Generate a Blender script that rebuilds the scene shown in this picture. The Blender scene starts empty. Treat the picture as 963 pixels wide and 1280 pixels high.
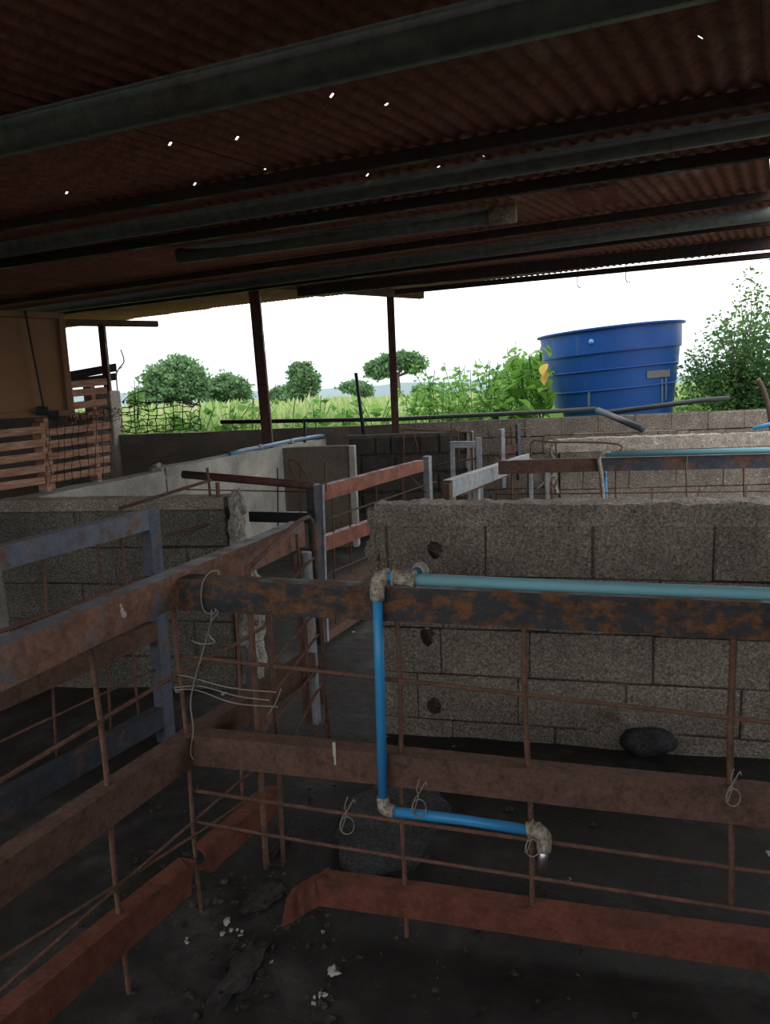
import bpy, bmesh, math, random
import numpy as np
from mathutils import Vector, Matrix, noise
random.seed(7)
SC = bpy.context.scene
COL = SC.collection
R = math.radians

# ------------------------------------------------------------------ camera, sky, exposure
FW, FH, FPX, CAMH, PITCH, ROLL = 963, 1280, 924.0, 1.63, 9.0, 2.3
_p, _r = R(PITCH), R(ROLL)
C_FW = Vector((0, math.cos(_p), -math.sin(_p)))
_rt = Vector((1, 0, 0)); _up = _rt.cross(C_FW)
C_RT = math.cos(_r) * _rt - math.sin(_r) * _up
C_UP = math.sin(_r) * _rt + math.cos(_r) * _up
C_O = Vector((0, 0, CAMH))
cam_data = bpy.data.cameras.new('camera')
cam_data.sensor_fit = 'VERTICAL'; cam_data.sensor_height = 36.0
cam_data.lens = FPX / FH * 36.0
cam_data.clip_start = 0.05; cam_data.clip_end = 2000
cam = bpy.data.objects.new('camera', cam_data); COL.objects.link(cam)
cam.matrix_world = Matrix(((C_RT.x, C_UP.x, -C_FW.x, C_O.x), (C_RT.y, C_UP.y, -C_FW.y, C_O.y), (C_RT.z, C_UP.z, -C_FW.z, C_O.z), (0, 0, 0, 1)))
SC.camera = cam
SC.view_settings.view_transform = 'Standard'
SC.view_settings.look = 'None'
SC.view_settings.exposure = 0.55
SC.view_settings.gamma = 1.0
SC.view_settings.use_curve_mapping = False

SKY = 2.1
world = bpy.data.worlds.new('overcast_sky'); SC.world = world
world.use_nodes = True
wn, wl = world.node_tree.nodes, world.node_tree.links
wn.clear()
w_out = wn.new('ShaderNodeOutputWorld'); w_bg = wn.new('ShaderNodeBackground')
w_tc = wn.new('ShaderNodeTexCoord'); w_sep = wn.new('ShaderNodeSeparateXYZ'); w_rmp = wn.new('ShaderNodeValToRGB')
w_bg.inputs['Strength'].default_value = SKY
wl.new(w_tc.outputs['Generated'], w_sep.inputs[0]); wl.new(w_sep.outputs['Z'], w_rmp.inputs[0])
e0, e1 = w_rmp.color_ramp.elements
e0.position = 0.0; e0.color = (0.36, 0.43, 0.50, 1)
e1.position = 0.10; e1.color = (0.80, 0.80, 0.81, 1)
_e = w_rmp.color_ramp.elements.new(1.0); _e.color = (1.0, 1.0, 1.0, 1)
_e = w_rmp.color_ramp.elements.new(0.045); _e.color = (0.52, 0.56, 0.60, 1)
wl.new(w_rmp.outputs[0], w_bg.inputs['Color']); wl.new(w_bg.outputs[0], w_out.inputs[0])

# ------------------------------------------------------------------ rays through the photograph (to find metric places)
def ray(x, y): return C_FW + C_RT * ((x - FW / 2) / FPX) + C_UP * ((FH / 2 - y) / FPX)
def at_z(x, y, z):
    d = ray(x, y); return C_O + d * ((z - CAMH) / d.z)
def at_y(x, y, Y):
    d = ray(x, y); return C_O + d * (Y / d.y)
def at_plane(x, y, p, n):
    d = ray(x, y); return C_O + d * ((p - C_O).dot(n) / d.dot(n))
class VPlane:
    """a vertical plane through point p along compass direction az (degrees from +Y towards +X)"""
    def __init__(s, p, az):
        s.p = Vector((p[0], p[1], 0)); a = R(az)
        s.d = Vector((math.sin(a), math.cos(a), 0)); s.n = Vector((math.cos(a), -math.sin(a), 0))
        if s.n.dot(s.p - C_O) < 0: s.n = -s.n             # n points away from the viewer
    def at(s, x, y, off=0.0): return at_plane(x, y, s.p + s.n * off, s.n)
    def sz(s, a, z, off=0.0): return s.p + s.d * a + s.n * off + Vector((0, 0, z))
    def s_of(s, x, y):
        q = s.at(x, y); return (q - s.p).dot(s.d)

# ------------------------------------------------------------------ materials
MATS = {}
def nt(m): return m.node_tree.nodes, m.node_tree.links
def new_mat(name):
    m = bpy.data.materials.new(name); m.use_nodes = True
    MATS[name] = m
    return m
def ramp(N, stops):
    r = N.new('ShaderNodeValToRGB'); cr = r.color_ramp
    cr.elements[0].position, cr.elements[0].color = stops[0][0], (*stops[0][1], 1)
    cr.elements[1].position, cr.elements[1].color = stops[-1][0], (*stops[-1][1], 1)
    for p, c in stops[1:-1]:
        e = cr.elements.new(p); e.color = (*c, 1)
    return r
def noise_n(N, L, scale, detail=5, rough=0.6, coord='Object', stretch=None):
    tc = N.new('ShaderNodeTexCoord'); n = N.new('ShaderNodeTexNoise')
    n.inputs['Scale'].default_value = scale; n.inputs['Detail'].default_value = detail; n.inputs['Roughness'].default_value = rough
    if stretch:
        mp = N.new('ShaderNodeMapping'); mp.inputs['Scale'].default_value = stretch
        L.new(tc.outputs[coord], mp.inputs[0]); L.new(mp.outputs[0], n.inputs['Vector'])
    else: L.new(tc.outputs[coord], n.inputs['Vector'])
    return n
def mixc(N, L, fac, a, b):
    m = N.new('ShaderNodeMix'); m.data_type = 'RGBA'
    for s, v in ((m.inputs[0], fac), (m.inputs[6], a), (m.inputs[7], b)):
        if hasattr(v, 'is_output'): L.new(v, s)
        elif isinstance(v, tuple): s.default_value = (*v, 1)
        else: s.default_value = v
    return m.outputs[2]
def bump(N, L, h, strength, dist, bsdf):
    b = N.new('ShaderNodeBump'); b.inputs['Strength'].default_value = strength; b.inputs['Distance'].default_value = dist
    L.new(h, b.inputs['Height']); L.new(b.outputs[0], bsdf.inputs['Normal'])
def spots(N, L, scale, lo, hi):
    tc = N.new('ShaderNodeTexCoord'); v = N.new('ShaderNodeTexVoronoi'); v.inputs['Scale'].default_value = scale
    L.new(tc.outputs['Object'], v.inputs['Vector'])
    r = ramp(N, [(lo, (1, 1, 1)), (hi, (0, 0, 0))]); L.new(v.outputs['Distance'], r.inputs[0])
    return r.outputs[0]

def concrete(name, a, b, speck=(0.5, 0.47, 0.42), speck_amt=0.5, scale=3.0, rough=0.95, bumpd=0.012, sscale=70, grain=0.95):
    m = new_mat(name); N, L = nt(m); B = N['Principled BSDF']
    n1 = noise_n(N, L, scale, 6, 0.65); r1 = ramp(N, [(0.3, a), (0.7, b)]); L.new(n1.outputs[0], r1.inputs[0])
    n2 = noise_n(N, L, scale * 2.7, 4, 0.7); r2 = ramp(N, [(0.46, (0, 0, 0)), (0.60, (1, 1, 1))]); L.new(n2.outputs[0], r2.inputs[0])
    sp = spots(N, L, sscale, 0.16, 0.36)
    mm = N.new('ShaderNodeMath'); mm.operation = 'MULTIPLY'; L.new(sp, mm.inputs[0]); L.new(r2.outputs[0], mm.inputs[1])
    m2 = N.new('ShaderNodeMath'); m2.operation = 'MULTIPLY'; L.new(mm.outputs[0], m2.inputs[0]); m2.inputs[1].default_value = speck_amt
    B.inputs['Roughness'].default_value = rough; B.inputs['Specular IOR Level'].default_value = 0.2
    n3 = noise_n(N, L, 85, 6, 0.8)
    g3 = ramp(N, [(0.35, (0.27, 0.26, 0.25)), (0.5, (0.92, 0.92, 0.92)), (0.64, (1.85, 1.8, 1.75))]); L.new(n3.outputs[0], g3.inputs[0])
    mg = N.new('ShaderNodeMix'); mg.data_type = 'RGBA'; mg.blend_type = 'MULTIPLY'; mg.inputs[0].default_value = grain
    L.new(mixc(N, L, m2.outputs[0], r1.outputs[0], speck), mg.inputs[6]); L.new(g3.outputs[0], mg.inputs[7]); L.new(mg.outputs[2], B.inputs['Base Color'])
    bump(N, L, n3.outputs[0], 1.0, bumpd, B)
    return m
def steel(name, paint, rust, bias, scale=9.0, rough=0.7, rust2=None, top=0.0, streak=None):
    """old paint over rust; bias is how much rust shows, top adds paint on upward faces"""
    m = new_mat(name); N, L = nt(m); B = N['Principled BSDF']
    n1 = noise_n(N, L, scale, 7, 0.7, stretch=streak)
    r1 = ramp(N, [(max(0, 0.5 - bias * 0.35), (0, 0, 0)), (max(0.02, 0.5 - bias * 0.35 + 0.12), (1, 1, 1))])
    if top:
        g = N.new('ShaderNodeNewGeometry'); sx = N.new('ShaderNodeSeparateXYZ'); L.new(g.outputs['Normal'], sx.inputs[0])
        ma = N.new('ShaderNodeMath'); ma.operation = 'MULTIPLY_ADD'; L.new(sx.outputs['Z'], ma.inputs[0]); ma.inputs[1].default_value = -top; L.new(n1.outputs[0], ma.inputs[2])
        L.new(ma.outputs[0], r1.inputs[0])
    else: L.new(n1.outputs[0], r1.inputs[0])
    n2 = noise_n(N, L, 60, 7, 0.8); q2 = ramp(N, [(0.33, (0, 0, 0)), (0.68, (1, 1, 1))]); L.new(n2.outputs[0], q2.inputs[0])
    rr = mixc(N, L, q2.outputs[0], rust, rust2 or tuple(min(1, c * 1.7) for c in rust))
    n4 = noise_n(N, L, 17, 6, 0.75); q4 = ramp(N, [(0.3, (0.45, 0.43, 0.42)), (0.55, (1, 1, 1)), (0.75, (1.35, 1.3, 1.25))]); L.new(n4.outputs[0], q4.inputs[0])
    mg = N.new('ShaderNodeMix'); mg.data_type = 'RGBA'; mg.blend_type = 'MULTIPLY'; mg.inputs[0].default_value = 0.85
    L.new(mixc(N, L, r1.outputs[0], paint, rr), mg.inputs[6]); L.new(q4.outputs[0], mg.inputs[7]); L.new(mg.outputs[2], B.inputs['Base Color'])
    rg = ramp(N, [(0, (rough - 0.2,) * 3), (1, (rough + 0.2,) * 3)]); L.new(r1.outputs[0], rg.inputs[0]); L.new(rg.outputs[0], B.inputs['Roughness'])
    B.inputs['Specular IOR Level'].default_value = 0.3
    bump(N, L, n2.outputs[0], 0.5, 0.002, B)
    return m
def plain(name, c, rough=0.5, metal=0.0, c2=None, scale=12, spec=0.4, bumpd=0.0):
    m = new_mat(name); N, L = nt(m); B = N['Principled BSDF']
    n = noise_n(N, L, scale, 5, 0.6)
    L.new(mixc(N, L, n.outputs[0], c, c2 or tuple(x * 0.6 for x in c)), B.inputs['Base Color'])
    B.inputs['Roughness'].default_value = rough; B.inputs['Metallic'].default_value = metal; B.inputs['Specular IOR Level'].default_value = spec
    if bumpd: bump(N, L, n.outputs[0], 0.6, bumpd, B)
    return m
def wood(name, a, b, c, stretch=(1.5, 1.5, 25), scale=3.0):
    m = new_mat(name); N, L = nt(m); B = N['Principled BSDF']
    n = noise_n(N, L, scale, 6, 0.65, stretch=stretch); r = ramp(N, [(0.3, a), (0.52, b), (0.7, c)]); L.new(n.outputs[0], r.inputs[0])
    L.new(r.outputs[0], B.inputs['Base Color']); B.inputs['Roughness'].default_value = 0.85; B.inputs['Specular IOR Level'].default_value = 0.2
    bump(N, L, n.outputs[0], 0.5, 0.003, B)
    return m
def foliage(name, a, b, trans=0.35, tint=None):
    m = new_mat(name); N, L = nt(m); B = N['Principled BSDF']; out = N['Material Output']
    at = N.new('ShaderNodeAttribute'); at.attribute_name = 'tint'
    r = ramp(N, [(0.0, a), (1.0, b)] if tint is None else [(0.0, a), (0.7, b), (1.0, tint)]); L.new(at.outputs['Fac'], r.inputs[0])
    L.new(r.outputs[0], B.inputs['Base Color']); B.inputs['Roughness'].default_value = 0.6; B.inputs['Specular IOR Level'].default_value = 0.25
    t = N.new('ShaderNodeBsdfTranslucent'); L.new(r.outputs[0], t.inputs['Color'])
    mx = N.new('ShaderNodeMixShader'); mx.inputs[0].default_value = trans
    L.new(B.outputs[0], mx.inputs[1]); L.new(t.outputs[0], mx.inputs[2]); L.new(mx.outputs[0], out.inputs['Surface'])
    return m

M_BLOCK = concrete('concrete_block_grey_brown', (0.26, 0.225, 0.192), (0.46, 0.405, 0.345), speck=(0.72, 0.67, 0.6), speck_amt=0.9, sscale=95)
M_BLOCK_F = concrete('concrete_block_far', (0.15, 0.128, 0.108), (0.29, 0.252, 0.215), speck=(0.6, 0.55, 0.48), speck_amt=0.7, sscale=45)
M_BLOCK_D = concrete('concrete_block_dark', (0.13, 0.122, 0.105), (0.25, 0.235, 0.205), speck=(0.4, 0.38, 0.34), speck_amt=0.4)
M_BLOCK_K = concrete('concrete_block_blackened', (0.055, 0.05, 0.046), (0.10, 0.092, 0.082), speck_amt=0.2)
M_MORTAR = concrete('mortar', (0.11, 0.092, 0.075), (0.19, 0.16, 0.135), speck_amt=0.1)
M_COPING = concrete('rough_coping', (0.37, 0.33, 0.28), (0.64, 0.575, 0.495), speck=(0.75, 0.7, 0.62), scale=6, bumpd=0.02, grain=1.0)
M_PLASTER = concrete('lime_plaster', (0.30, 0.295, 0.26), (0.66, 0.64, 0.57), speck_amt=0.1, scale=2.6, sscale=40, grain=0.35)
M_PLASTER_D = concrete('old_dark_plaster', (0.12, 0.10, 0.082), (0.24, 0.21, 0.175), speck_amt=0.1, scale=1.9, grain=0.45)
M_RUBBLE = concrete('broken_cement', (0.34, 0.32, 0.28), (0.60, 0.57, 0.51), speck_amt=0.4, scale=9, bumpd=0.02, grain=0.7)
M_STONE = concrete('dark_stone', (0.035, 0.037, 0.043), (0.075, 0.075, 0.085), speck_amt=0.1, rough=0.6, bumpd=0.006)
M_RAIL_A = steel('weathered_rail_steel', (0.14, 0.15, 0.175), (0.17, 0.085, 0.055), 0.40, 8, rust2=(0.30, 0.175, 0.13), top=0.15)
M_RAIL_B = steel('blue_painted_rail', (0.135, 0.16, 0.20), (0.17, 0.085, 0.055), -0.05, 5, rust2=(0.26, 0.15, 0.10))
M_RAIL_C = steel('navy_and_orange_rail', (0.034, 0.037, 0.043), (0.085, 0.045, 0.028), 0.12, 17, rust2=(0.22, 0.10, 0.042), streak=(1, 1, 1.7))
M_RAIL_D = steel('brown_rust_rail', (0.09, 0.075, 0.07), (0.085, 0.046, 0.033), 0.7, 8, rust2=(0.17, 0.10, 0.078))
M_RED = steel('red_primer_steel', (0.30, 0.115, 0.078), (0.17, 0.075, 0.052), 0.1, 8)
M_REDRUST = steel('red_rust_steel', (0.075, 0.034, 0.027), (0.13, 0.045, 0.03), 0.6, 8, rust2=(0.19, 0.07, 0.048))
M_GREYP = steel('pale_grey_steel', (0.33, 0.36, 0.385), (0.22, 0.15, 0.12), -0.15, 7)
M_BLUEPOST = steel('blue_grey_post', (0.095, 0.118, 0.155), (0.12, 0.08, 0.06), 0.0, 7)
M_DARKP = steel('dark_blue_steel', (0.052, 0.062, 0.078), (0.16, 0.075, 0.05), 0.0, 5)
M_REBAR = steel('rusty_rebar', (0.09, 0.055, 0.042), (0.10, 0.052, 0.036), 0.9, 30, rust2=(0.21, 0.12, 0.088))
M_POST = steel('maroon_post', (0.05, 0.030, 0.03), (0.085, 0.04, 0.032), 0.3, 6)
M_PURLIN = steel('dark_purlin_steel', (0.035, 0.037, 0.037), (0.05, 0.03, 0.024), 0.2, 4)
M_PIPE_GG = steel('grey_green_pipe', (0.095, 0.112, 0.10), (0.08, 0.07, 0.055), -0.2, 4)
M_SHEET = steel('rusty_roof_sheet', (0.30, 0.125, 0.092), (0.22, 0.085, 0.062), 0.4, 3, rough=0.75, rust2=(0.36, 0.16, 0.115))
M_PVC = plain('blue_water_pipe', (0.045, 0.30, 0.62), 0.4, c2=(0.03, 0.25, 0.54))
M_PVC_T = plain('faded_teal_pipe', (0.15, 0.42, 0.52), 0.55, c2=(0.22, 0.40, 0.44), scale=20)
M_FIT = concrete('grey_pipe_fitting', (0.26, 0.225, 0.18), (0.42, 0.38, 0.32), speck_amt=0.3, scale=25, rough=0.6, bumpd=0.002)
M_CHROME = plain('bare_metal', (0.55, 0.55, 0.55), 0.35, 0.9)
M_WIRE = plain('dull_wire', (0.36, 0.33, 0.29), 0.6, 0.3)
M_DWIRE = plain('dark_wire', (0.035, 0.032, 0.03), 0.8)
M_BLACK = plain('black_pipe', (0.022, 0.026, 0.028), 0.55, c2=(0.03, 0.04, 0.042))
M_BLACKG = plain('grey_black_pipe', (0.07, 0.085, 0.095), 0.5)
M_ROD = plain('dark_rod', (0.03, 0.035, 0.045), 0.6)
M_PALLET = wood('reddish_pallet_wood', (0.25, 0.10, 0.055), (0.42, 0.235, 0.155), (0.55, 0.42, 0.32), stretch=(2, 2, 22))
M_PLY = plain('old_plywood', (0.30, 0.165, 0.085), 0.8, c2=(0.19, 0.10, 0.055), scale=4, spec=0.15)
M_PLYF = plain('panel_frame_wood', (0.26, 0.15, 0.085), 0.85, c2=(0.15, 0.085, 0.05), spec=0.15)
M_BEAMW = wood('tie_beam_wood', (0.11, 0.07, 0.05), (0.18, 0.12, 0.085), (0.24, 0.17, 0.125), stretch=(3, 3, 20))
M_BOARD = plain('blackened_board', (0.045, 0.032, 0.03), 0.85)
M_CLOTH = plain('green_cloth', (0.055, 0.085, 0.075), 0.9)
M_BARK = plain('bark', (0.12, 0.095, 0.075), 0.9, c2=(0.07, 0.055, 0.045))
M_STICK = plain('dry_branch', (0.13, 0.085, 0.065), 0.8)
M_TREE = foliage('tree_leaves', (0.05, 0.105, 0.05), (0.10, 0.18, 0.075), 0.3)
M_TREE_F = foliage('far_tree_leaves', (0.085, 0.185, 0.085), (0.185, 0.31, 0.145), 0.35)  # leaf green lightened, distance haze put into the colour
M_SHRUB = foliage('shrub_leaves', (0.035, 0.105, 0.035), (0.13, 0.24, 0.075), 0.5)
M_WEED = foliage('weed_leaves', (0.085, 0.23, 0.045), (0.24, 0.42, 0.10), 0.5)
M_BIG = foliage('big_soft_leaves', (0.06, 0.20, 0.03), (0.18, 0.34, 0.06), 0.45)
M_GRASS = foliage('field_grass', (0.15, 0.27, 0.08), (0.32, 0.43, 0.16), 0.4, tint=(0.48, 0.42, 0.29))
M_YLEAF = plain('yellow_leaf', (0.55, 0.38, 0.06), 0.7)
M_HILL = plain('distant_hills', (0.24, 0.31, 0.33), 1.0, spec=0.0, scale=0.02)  # aerial haze painted into the hills' pale blue

# blue tank with grime streaks of its own
def tank_mat():
    m = new_mat('blue_tank_plastic'); N, L = nt(m); B = N['Principled BSDF']
    n = noise_n(N, L, 2.0, 4, 0.6); c = mixc(N, L, n.outputs[0], (0.006, 0.040, 0.19), (0.010, 0.075, 0.28))
    n2 = noise_n(N, L, 5.0, 4, 0.6, stretch=(1, 1, 0.12)); r = ramp(N, [(0.60, (0, 0, 0)), (0.75, (0.4, 0.4, 0.4))]); L.new(n2.outputs[0], r.inputs[0])
    L.new(mixc(N, L, r.outputs[0], c, (0.12, 0.17, 0.22)), B.inputs['Base Color'])
    B.inputs['Roughness'].default_value = 0.42; B.inputs['Specular IOR Level'].default_value = 0.35
    return m
M_TANK = tank_mat()
def floor_mat():
    m = new_mat('dirty_wet_concrete'); N, L = nt(m); B = N['Principled BSDF']
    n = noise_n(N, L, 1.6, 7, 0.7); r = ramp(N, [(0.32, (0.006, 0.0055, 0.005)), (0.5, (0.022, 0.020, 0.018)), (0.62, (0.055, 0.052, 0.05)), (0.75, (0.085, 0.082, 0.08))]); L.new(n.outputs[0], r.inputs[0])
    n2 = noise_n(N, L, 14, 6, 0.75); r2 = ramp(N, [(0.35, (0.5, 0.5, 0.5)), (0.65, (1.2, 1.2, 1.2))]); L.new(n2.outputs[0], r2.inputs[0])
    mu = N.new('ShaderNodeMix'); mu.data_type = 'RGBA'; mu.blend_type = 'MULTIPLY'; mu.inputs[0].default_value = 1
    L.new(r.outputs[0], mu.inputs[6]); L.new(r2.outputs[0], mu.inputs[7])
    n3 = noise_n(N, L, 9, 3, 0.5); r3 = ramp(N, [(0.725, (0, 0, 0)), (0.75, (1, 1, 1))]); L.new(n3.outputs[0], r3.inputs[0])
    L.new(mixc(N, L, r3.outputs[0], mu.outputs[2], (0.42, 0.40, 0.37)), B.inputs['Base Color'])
    rr = ramp(N, [(0.35, (0.45,) * 3), (0.6, (0.9,) * 3)]); L.new(n.outputs[0], rr.inputs[0]); L.new(rr.outputs[0], B.inputs['Roughness'])
    bump(N, L, n2.outputs[0], 0.9, 0.012, B)
    return m
M_FLOOR = floor_mat()
M_GROUND = plain('field_earth', (0.16, 0.22, 0.07), 1.0, c2=(0.22, 0.26, 0.11), scale=0.6, spec=0.0)
M_CARD = plain('dropping_white', (0.6, 0.58, 0.54), 0.9)

# ------------------------------------------------------------------ mesh helpers
def link(name, me, mat=None, parent=None, smooth=False, origin=None):
    if mat is not None and not me.materials: me.materials.append(mat)
    o = bpy.data.objects.new(name, me); COL.objects.link(o)
    off = None
    if parent is not None:
        o.parent = parent; off = -PO[parent.name]; PO[o.name] = PO[parent.name].copy()
    else:
        if origin is None:
            co = np.empty(len(me.vertices) * 3); me.vertices.foreach_get('co', co); co = co.reshape(-1, 3)
            lo, hi = co.min(0), co.max(0); origin = Vector(((lo[0] + hi[0]) / 2, (lo[1] + hi[1]) / 2, lo[2]))
        off = -origin; o.location = origin; PO[o.name] = Vector(origin)
    me.transform(Matrix.Translation(off))
    if smooth: me.polygons.foreach_set('use_smooth', [True] * len(me.polygons))
    return o
PO = {}
def part(name, bm, mat, parent=None, smooth=False):
    me = bpy.data.meshes.new(name); bmesh.ops.recalc_face_normals(bm, faces=bm.faces); bm.to_mesh(me); bm.free()
    return link(name, me, mat, parent, smooth)
def empty(name, loc):
    o = bpy.data.objects.new(name, None); COL.objects.link(o); o.location = loc; o.empty_display_size = 0.1
    PO[o.name] = Vector(loc); return o
def tag(o, label, cat, group=None, kind=None):
    if label: o['label'] = label
    if cat: o['category'] = cat
    if group: o['group'] = group
    if kind: o['kind'] = kind
    return o
def struct(o, label=None):
    o['kind'] = 'structure'
    if label: o['label'] = label
    return o
def add_hexa(bm, c8, bev=0.0):
    v = [bm.verts.new(c) for c in c8]
    f = [bm.faces.new([v[i] for i in q]) for q in ((0, 1, 2, 3), (4, 7, 6, 5), (0, 4, 5, 1), (1, 5, 6, 2), (2, 6, 7, 3), (3, 7, 4, 0))]
    if bev:
        ed = list({e for x in f for e in x.edges}); bmesh.ops.bevel(bm, geom=ed, offset=bev, segments=1, affect='EDGES')
def add_box(bm, lo, hi, bev=0.0):
    x0, y0, z0 = lo; x1, y1, z1 = hi
    add_hexa(bm, [(x0, y0, z0), (x1, y0, z0), (x1, y1, z0), (x0, y1, z0), (x0, y0, z1), (x1, y0, z1), (x1, y1, z1), (x0, y1, z1)], bev)
def add_bar(bm, p, q, n, t, h, bev=0.004, up=Vector((0, 0, 1))):
    """bar whose FRONT FACE centreline runs p->q; it goes t deep along n and h tall"""
    u = up * (h / 2); w = n * t
    add_hexa(bm, [p - u, q - u, q - u + w, p - u + w, p + u, q + u, q + u + w, p + u + w], bev)
def add_channel(bm, p, q, n, t, h, th=0.006, segs=6, jit=0.0, rag=0.0):
    """C channel, web to the front, flanges back"""
    prof = [(0, -h / 2), (0, h / 2), (t, h / 2), (t, h / 2 - th), (th, h / 2 - th), (th, -h / 2 + th), (t, -h / 2 + th), (t, -h / 2)]
    up = Vector((0, 0, 1)); rings = []
    for i in range(segs + 1):
        b = p.lerp(q, i / segs)
        j = Vector((random.uniform(-jit, jit), random.uniform(-jit, jit), random.uniform(-jit, jit))) if 0 < i < segs else Vector()
        rings.append([bm.verts.new(b + j + n * a + up * z) for a, z in prof])
    k = len(prof); dd = (q - p).normalized()
    for ring in (rings[0], rings[-1]):
        for v in ring: v.co += dd * random.uniform(-rag, rag)
    for i in range(segs):
        for a in range(k):
            bm.faces.new([rings[i][a], rings[i][(a + 1) % k], rings[i + 1][(a + 1) % k], rings[i + 1][a]])
    bm.faces.new(rings[0]); bm.faces.new(rings[-1][::-1])
def add_tube(bm, pts, r, seg=8, caps=True, radii=None):
    pts = [Vector(p) for p in pts]; rings = []; prev = None
    for i, p in enumerate(pts):
        t = (pts[min(i + 1, len(pts) - 1)] - pts[max(i - 1, 0)])
        if t.length < 1e-9: t = Vector((0, 0, 1))
        t.normalize()
        if prev is None:
            a = Vector((0, 0, 1)) if abs(t.z) < 0.9 else Vector((1, 0, 0)); prev = t.cross(a).normalized()
        prev = (prev - t * prev.dot(t)).normalized(); b = t.cross(prev); rr = radii[i] if radii else r
        rings.append([bm.verts.new(p + (prev * math.cos(2 * math.pi * k / seg) + b * math.sin(2 * math.pi * k / seg)) * rr) for k in range(seg)])
    for i in range(len(rings) - 1):
        for k in range(seg):
            bm.faces.new([rings[i][k], rings[i][(k + 1) % seg], rings[i + 1][(k + 1) % seg], rings[i + 1][k]])
    if caps and len(rings) > 1: bm.faces.new(rings[0][::-1]); bm.faces.new(rings[-1])
def tube_part(name, pts, r, mat, parent=None, seg=8, radii=None):
    bm = bmesh.new(); add_tube(bm, pts, r, seg, radii=radii); return part(name, bm, mat, parent, smooth=True)
def smooth_pts(pts, n=4):
    """Catmull-Rom through the points"""
    P = [Vector(p) for p in pts]; P = [P[0] * 2 - P[1]] + P + [P[-1] * 2 - P[-2]]; out = []
    for i in range(1, len(P) - 2):
        a, b, c, d = P[i - 1:i + 3]
        for k in range(n):
            t = k / n; out.append(0.5 * ((2 * b) + (c - a) * t + (2 * a - 5 * b + 4 * c - d) * t * t + (-a + 3 * b - 3 * c + d) * t ** 3))
    out.append(P[-2]); return out
def bar_part(name, p, q, n, t, h, mat, parent=None, bev=0.004):
    bm = bmesh.new(); add_bar(bm, p, q, n, t, h, bev); return part(name, bm, mat, parent)
def chan_part(name, p, q, n, t, h, mat, parent=None, jit=0.0015, rag=0.002):
    if mat is M_REDRUST: jit, rag = 0.003, 0.03
    bm = bmesh.new(); add_channel(bm, p, q, n, t, h, jit=jit, rag=rag); return part(name, bm, mat, parent)
def lump(bm, c, rx, ry, rz, sub=2, amp=0.25, freq=3.0, seed=0.0):
    r = bmesh.ops.create_icosphere(bm, subdivisions=sub, radius=1.0)
    for v in r['verts']:
        d = v.co.copy(); k = 1 + amp * noise.noise(d * freq + Vector((seed, seed * 1.7, 0)))
        v.co = Vector((c[0] + d.x * rx * k, c[1] + d.y * ry * k, c[2] + d.z * rz * k))

# ------------------------------------------------------------------ setting: floor and field
bm = bmesh.new()
NX, NY = 70, 90
g = [[bm.verts.new((-7 + 14 * i / NX, -6 + 15.3 * j / NY, 0)) for i in range(NX + 1)] for j in range(NY + 1)]
for row in g:
    for v in row: v.co.z = 0.018 * noise.noise(v.co * 1.3) + 0.010 * noise.noise(v.co * 4.1) - 0.008
for j in range(NY):
    for i in range(NX): bm.faces.new([g[j][i], g[j][i + 1], g[j + 1][i + 1], g[j + 1][i]])
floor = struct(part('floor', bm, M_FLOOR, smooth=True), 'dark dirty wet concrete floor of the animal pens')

GZ = 0.9
bm = bmesh.new()
add_box(bm, (-120, 9.75, GZ - 1.0), (160, 320, GZ))
yd = bmesh.new(); add_box(yd, (-120, -120, -0.5), (160, 9.75, -0.07)); struct(part('yard', yd, plain('neutral_bounce_yard', (0.24, 0.215, 0.19), 1.0, c2=(0.17, 0.15, 0.13), scale=0.8, spec=0.0)), 'unseen yard added around the shed, grey for neutral bounce')  # unseen ground added against light from below, grey for neutral bounce
field = struct(part('ground', bm, M_GROUND), 'green overgrown field beyond the shed')

# ------------------------------------------------------------------ setting: roof ("ceiling") of corrugated sheets on purlins
AZ_C, SLOPE = 28.0, 0.067
E_DIR = Vector((math.sin(R(AZ_C + 90)), math.cos(R(AZ_C + 90)), 0))
C_DIR = Vector((math.sin(R(AZ_C)), math.cos(R(AZ_C)), SLOPE)).normalized()
R_N = E_DIR.cross(C_DIR).normalized()
if R_N.z < 0: R_N = -R_N
E0 = at_y(526, 360, 9.6)
def on_roof(x, y, off=0.0): return at_plane(x, y, E0 + R_N * off, R_N)
def roof_ab(x, y):
    q = on_roof(x, y) - E0; return q.dot(E_DIR), q.dot(C_DIR)
ceiling = struct(empty('ceiling', E0), 'low rusty corrugated sheet roof on steel purlins')
EAVE = [roof_ab(*p) for p in ((-60, 428), (85, 409), (300, 380), (526, 359), (600, 351), (963, 311), (1100, 297))]
def eave_b(a):
    if a <= EAVE[0][0]: return EAVE[0][1]
    for (a0, b0), (a1, b1) in zip(EAVE, EAVE[1:]):
        if a <= a1: return b0 + (b1 - b0) * (a - a0) / (a1 - a0)
    return EAVE[-1][1]
A_MAX = roof_ab(958, 222)[0]
PITCHW, AMP, WAVES, SEG = 0.066, 0.0085, 13, 6
HOLES = [roof_ab(*p) for p in ((84, 241), (212, 180), (295, 174), (332, 213), (417, 120), (485, 134), (873, 47), (533, 217), (548, 211), (598, 193), (605, 198), (634, 200), (460, 219), (608, 301), (699, 223), (243, 230))]
SW = PITCHW * WAVES
SHEETS = {}
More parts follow.
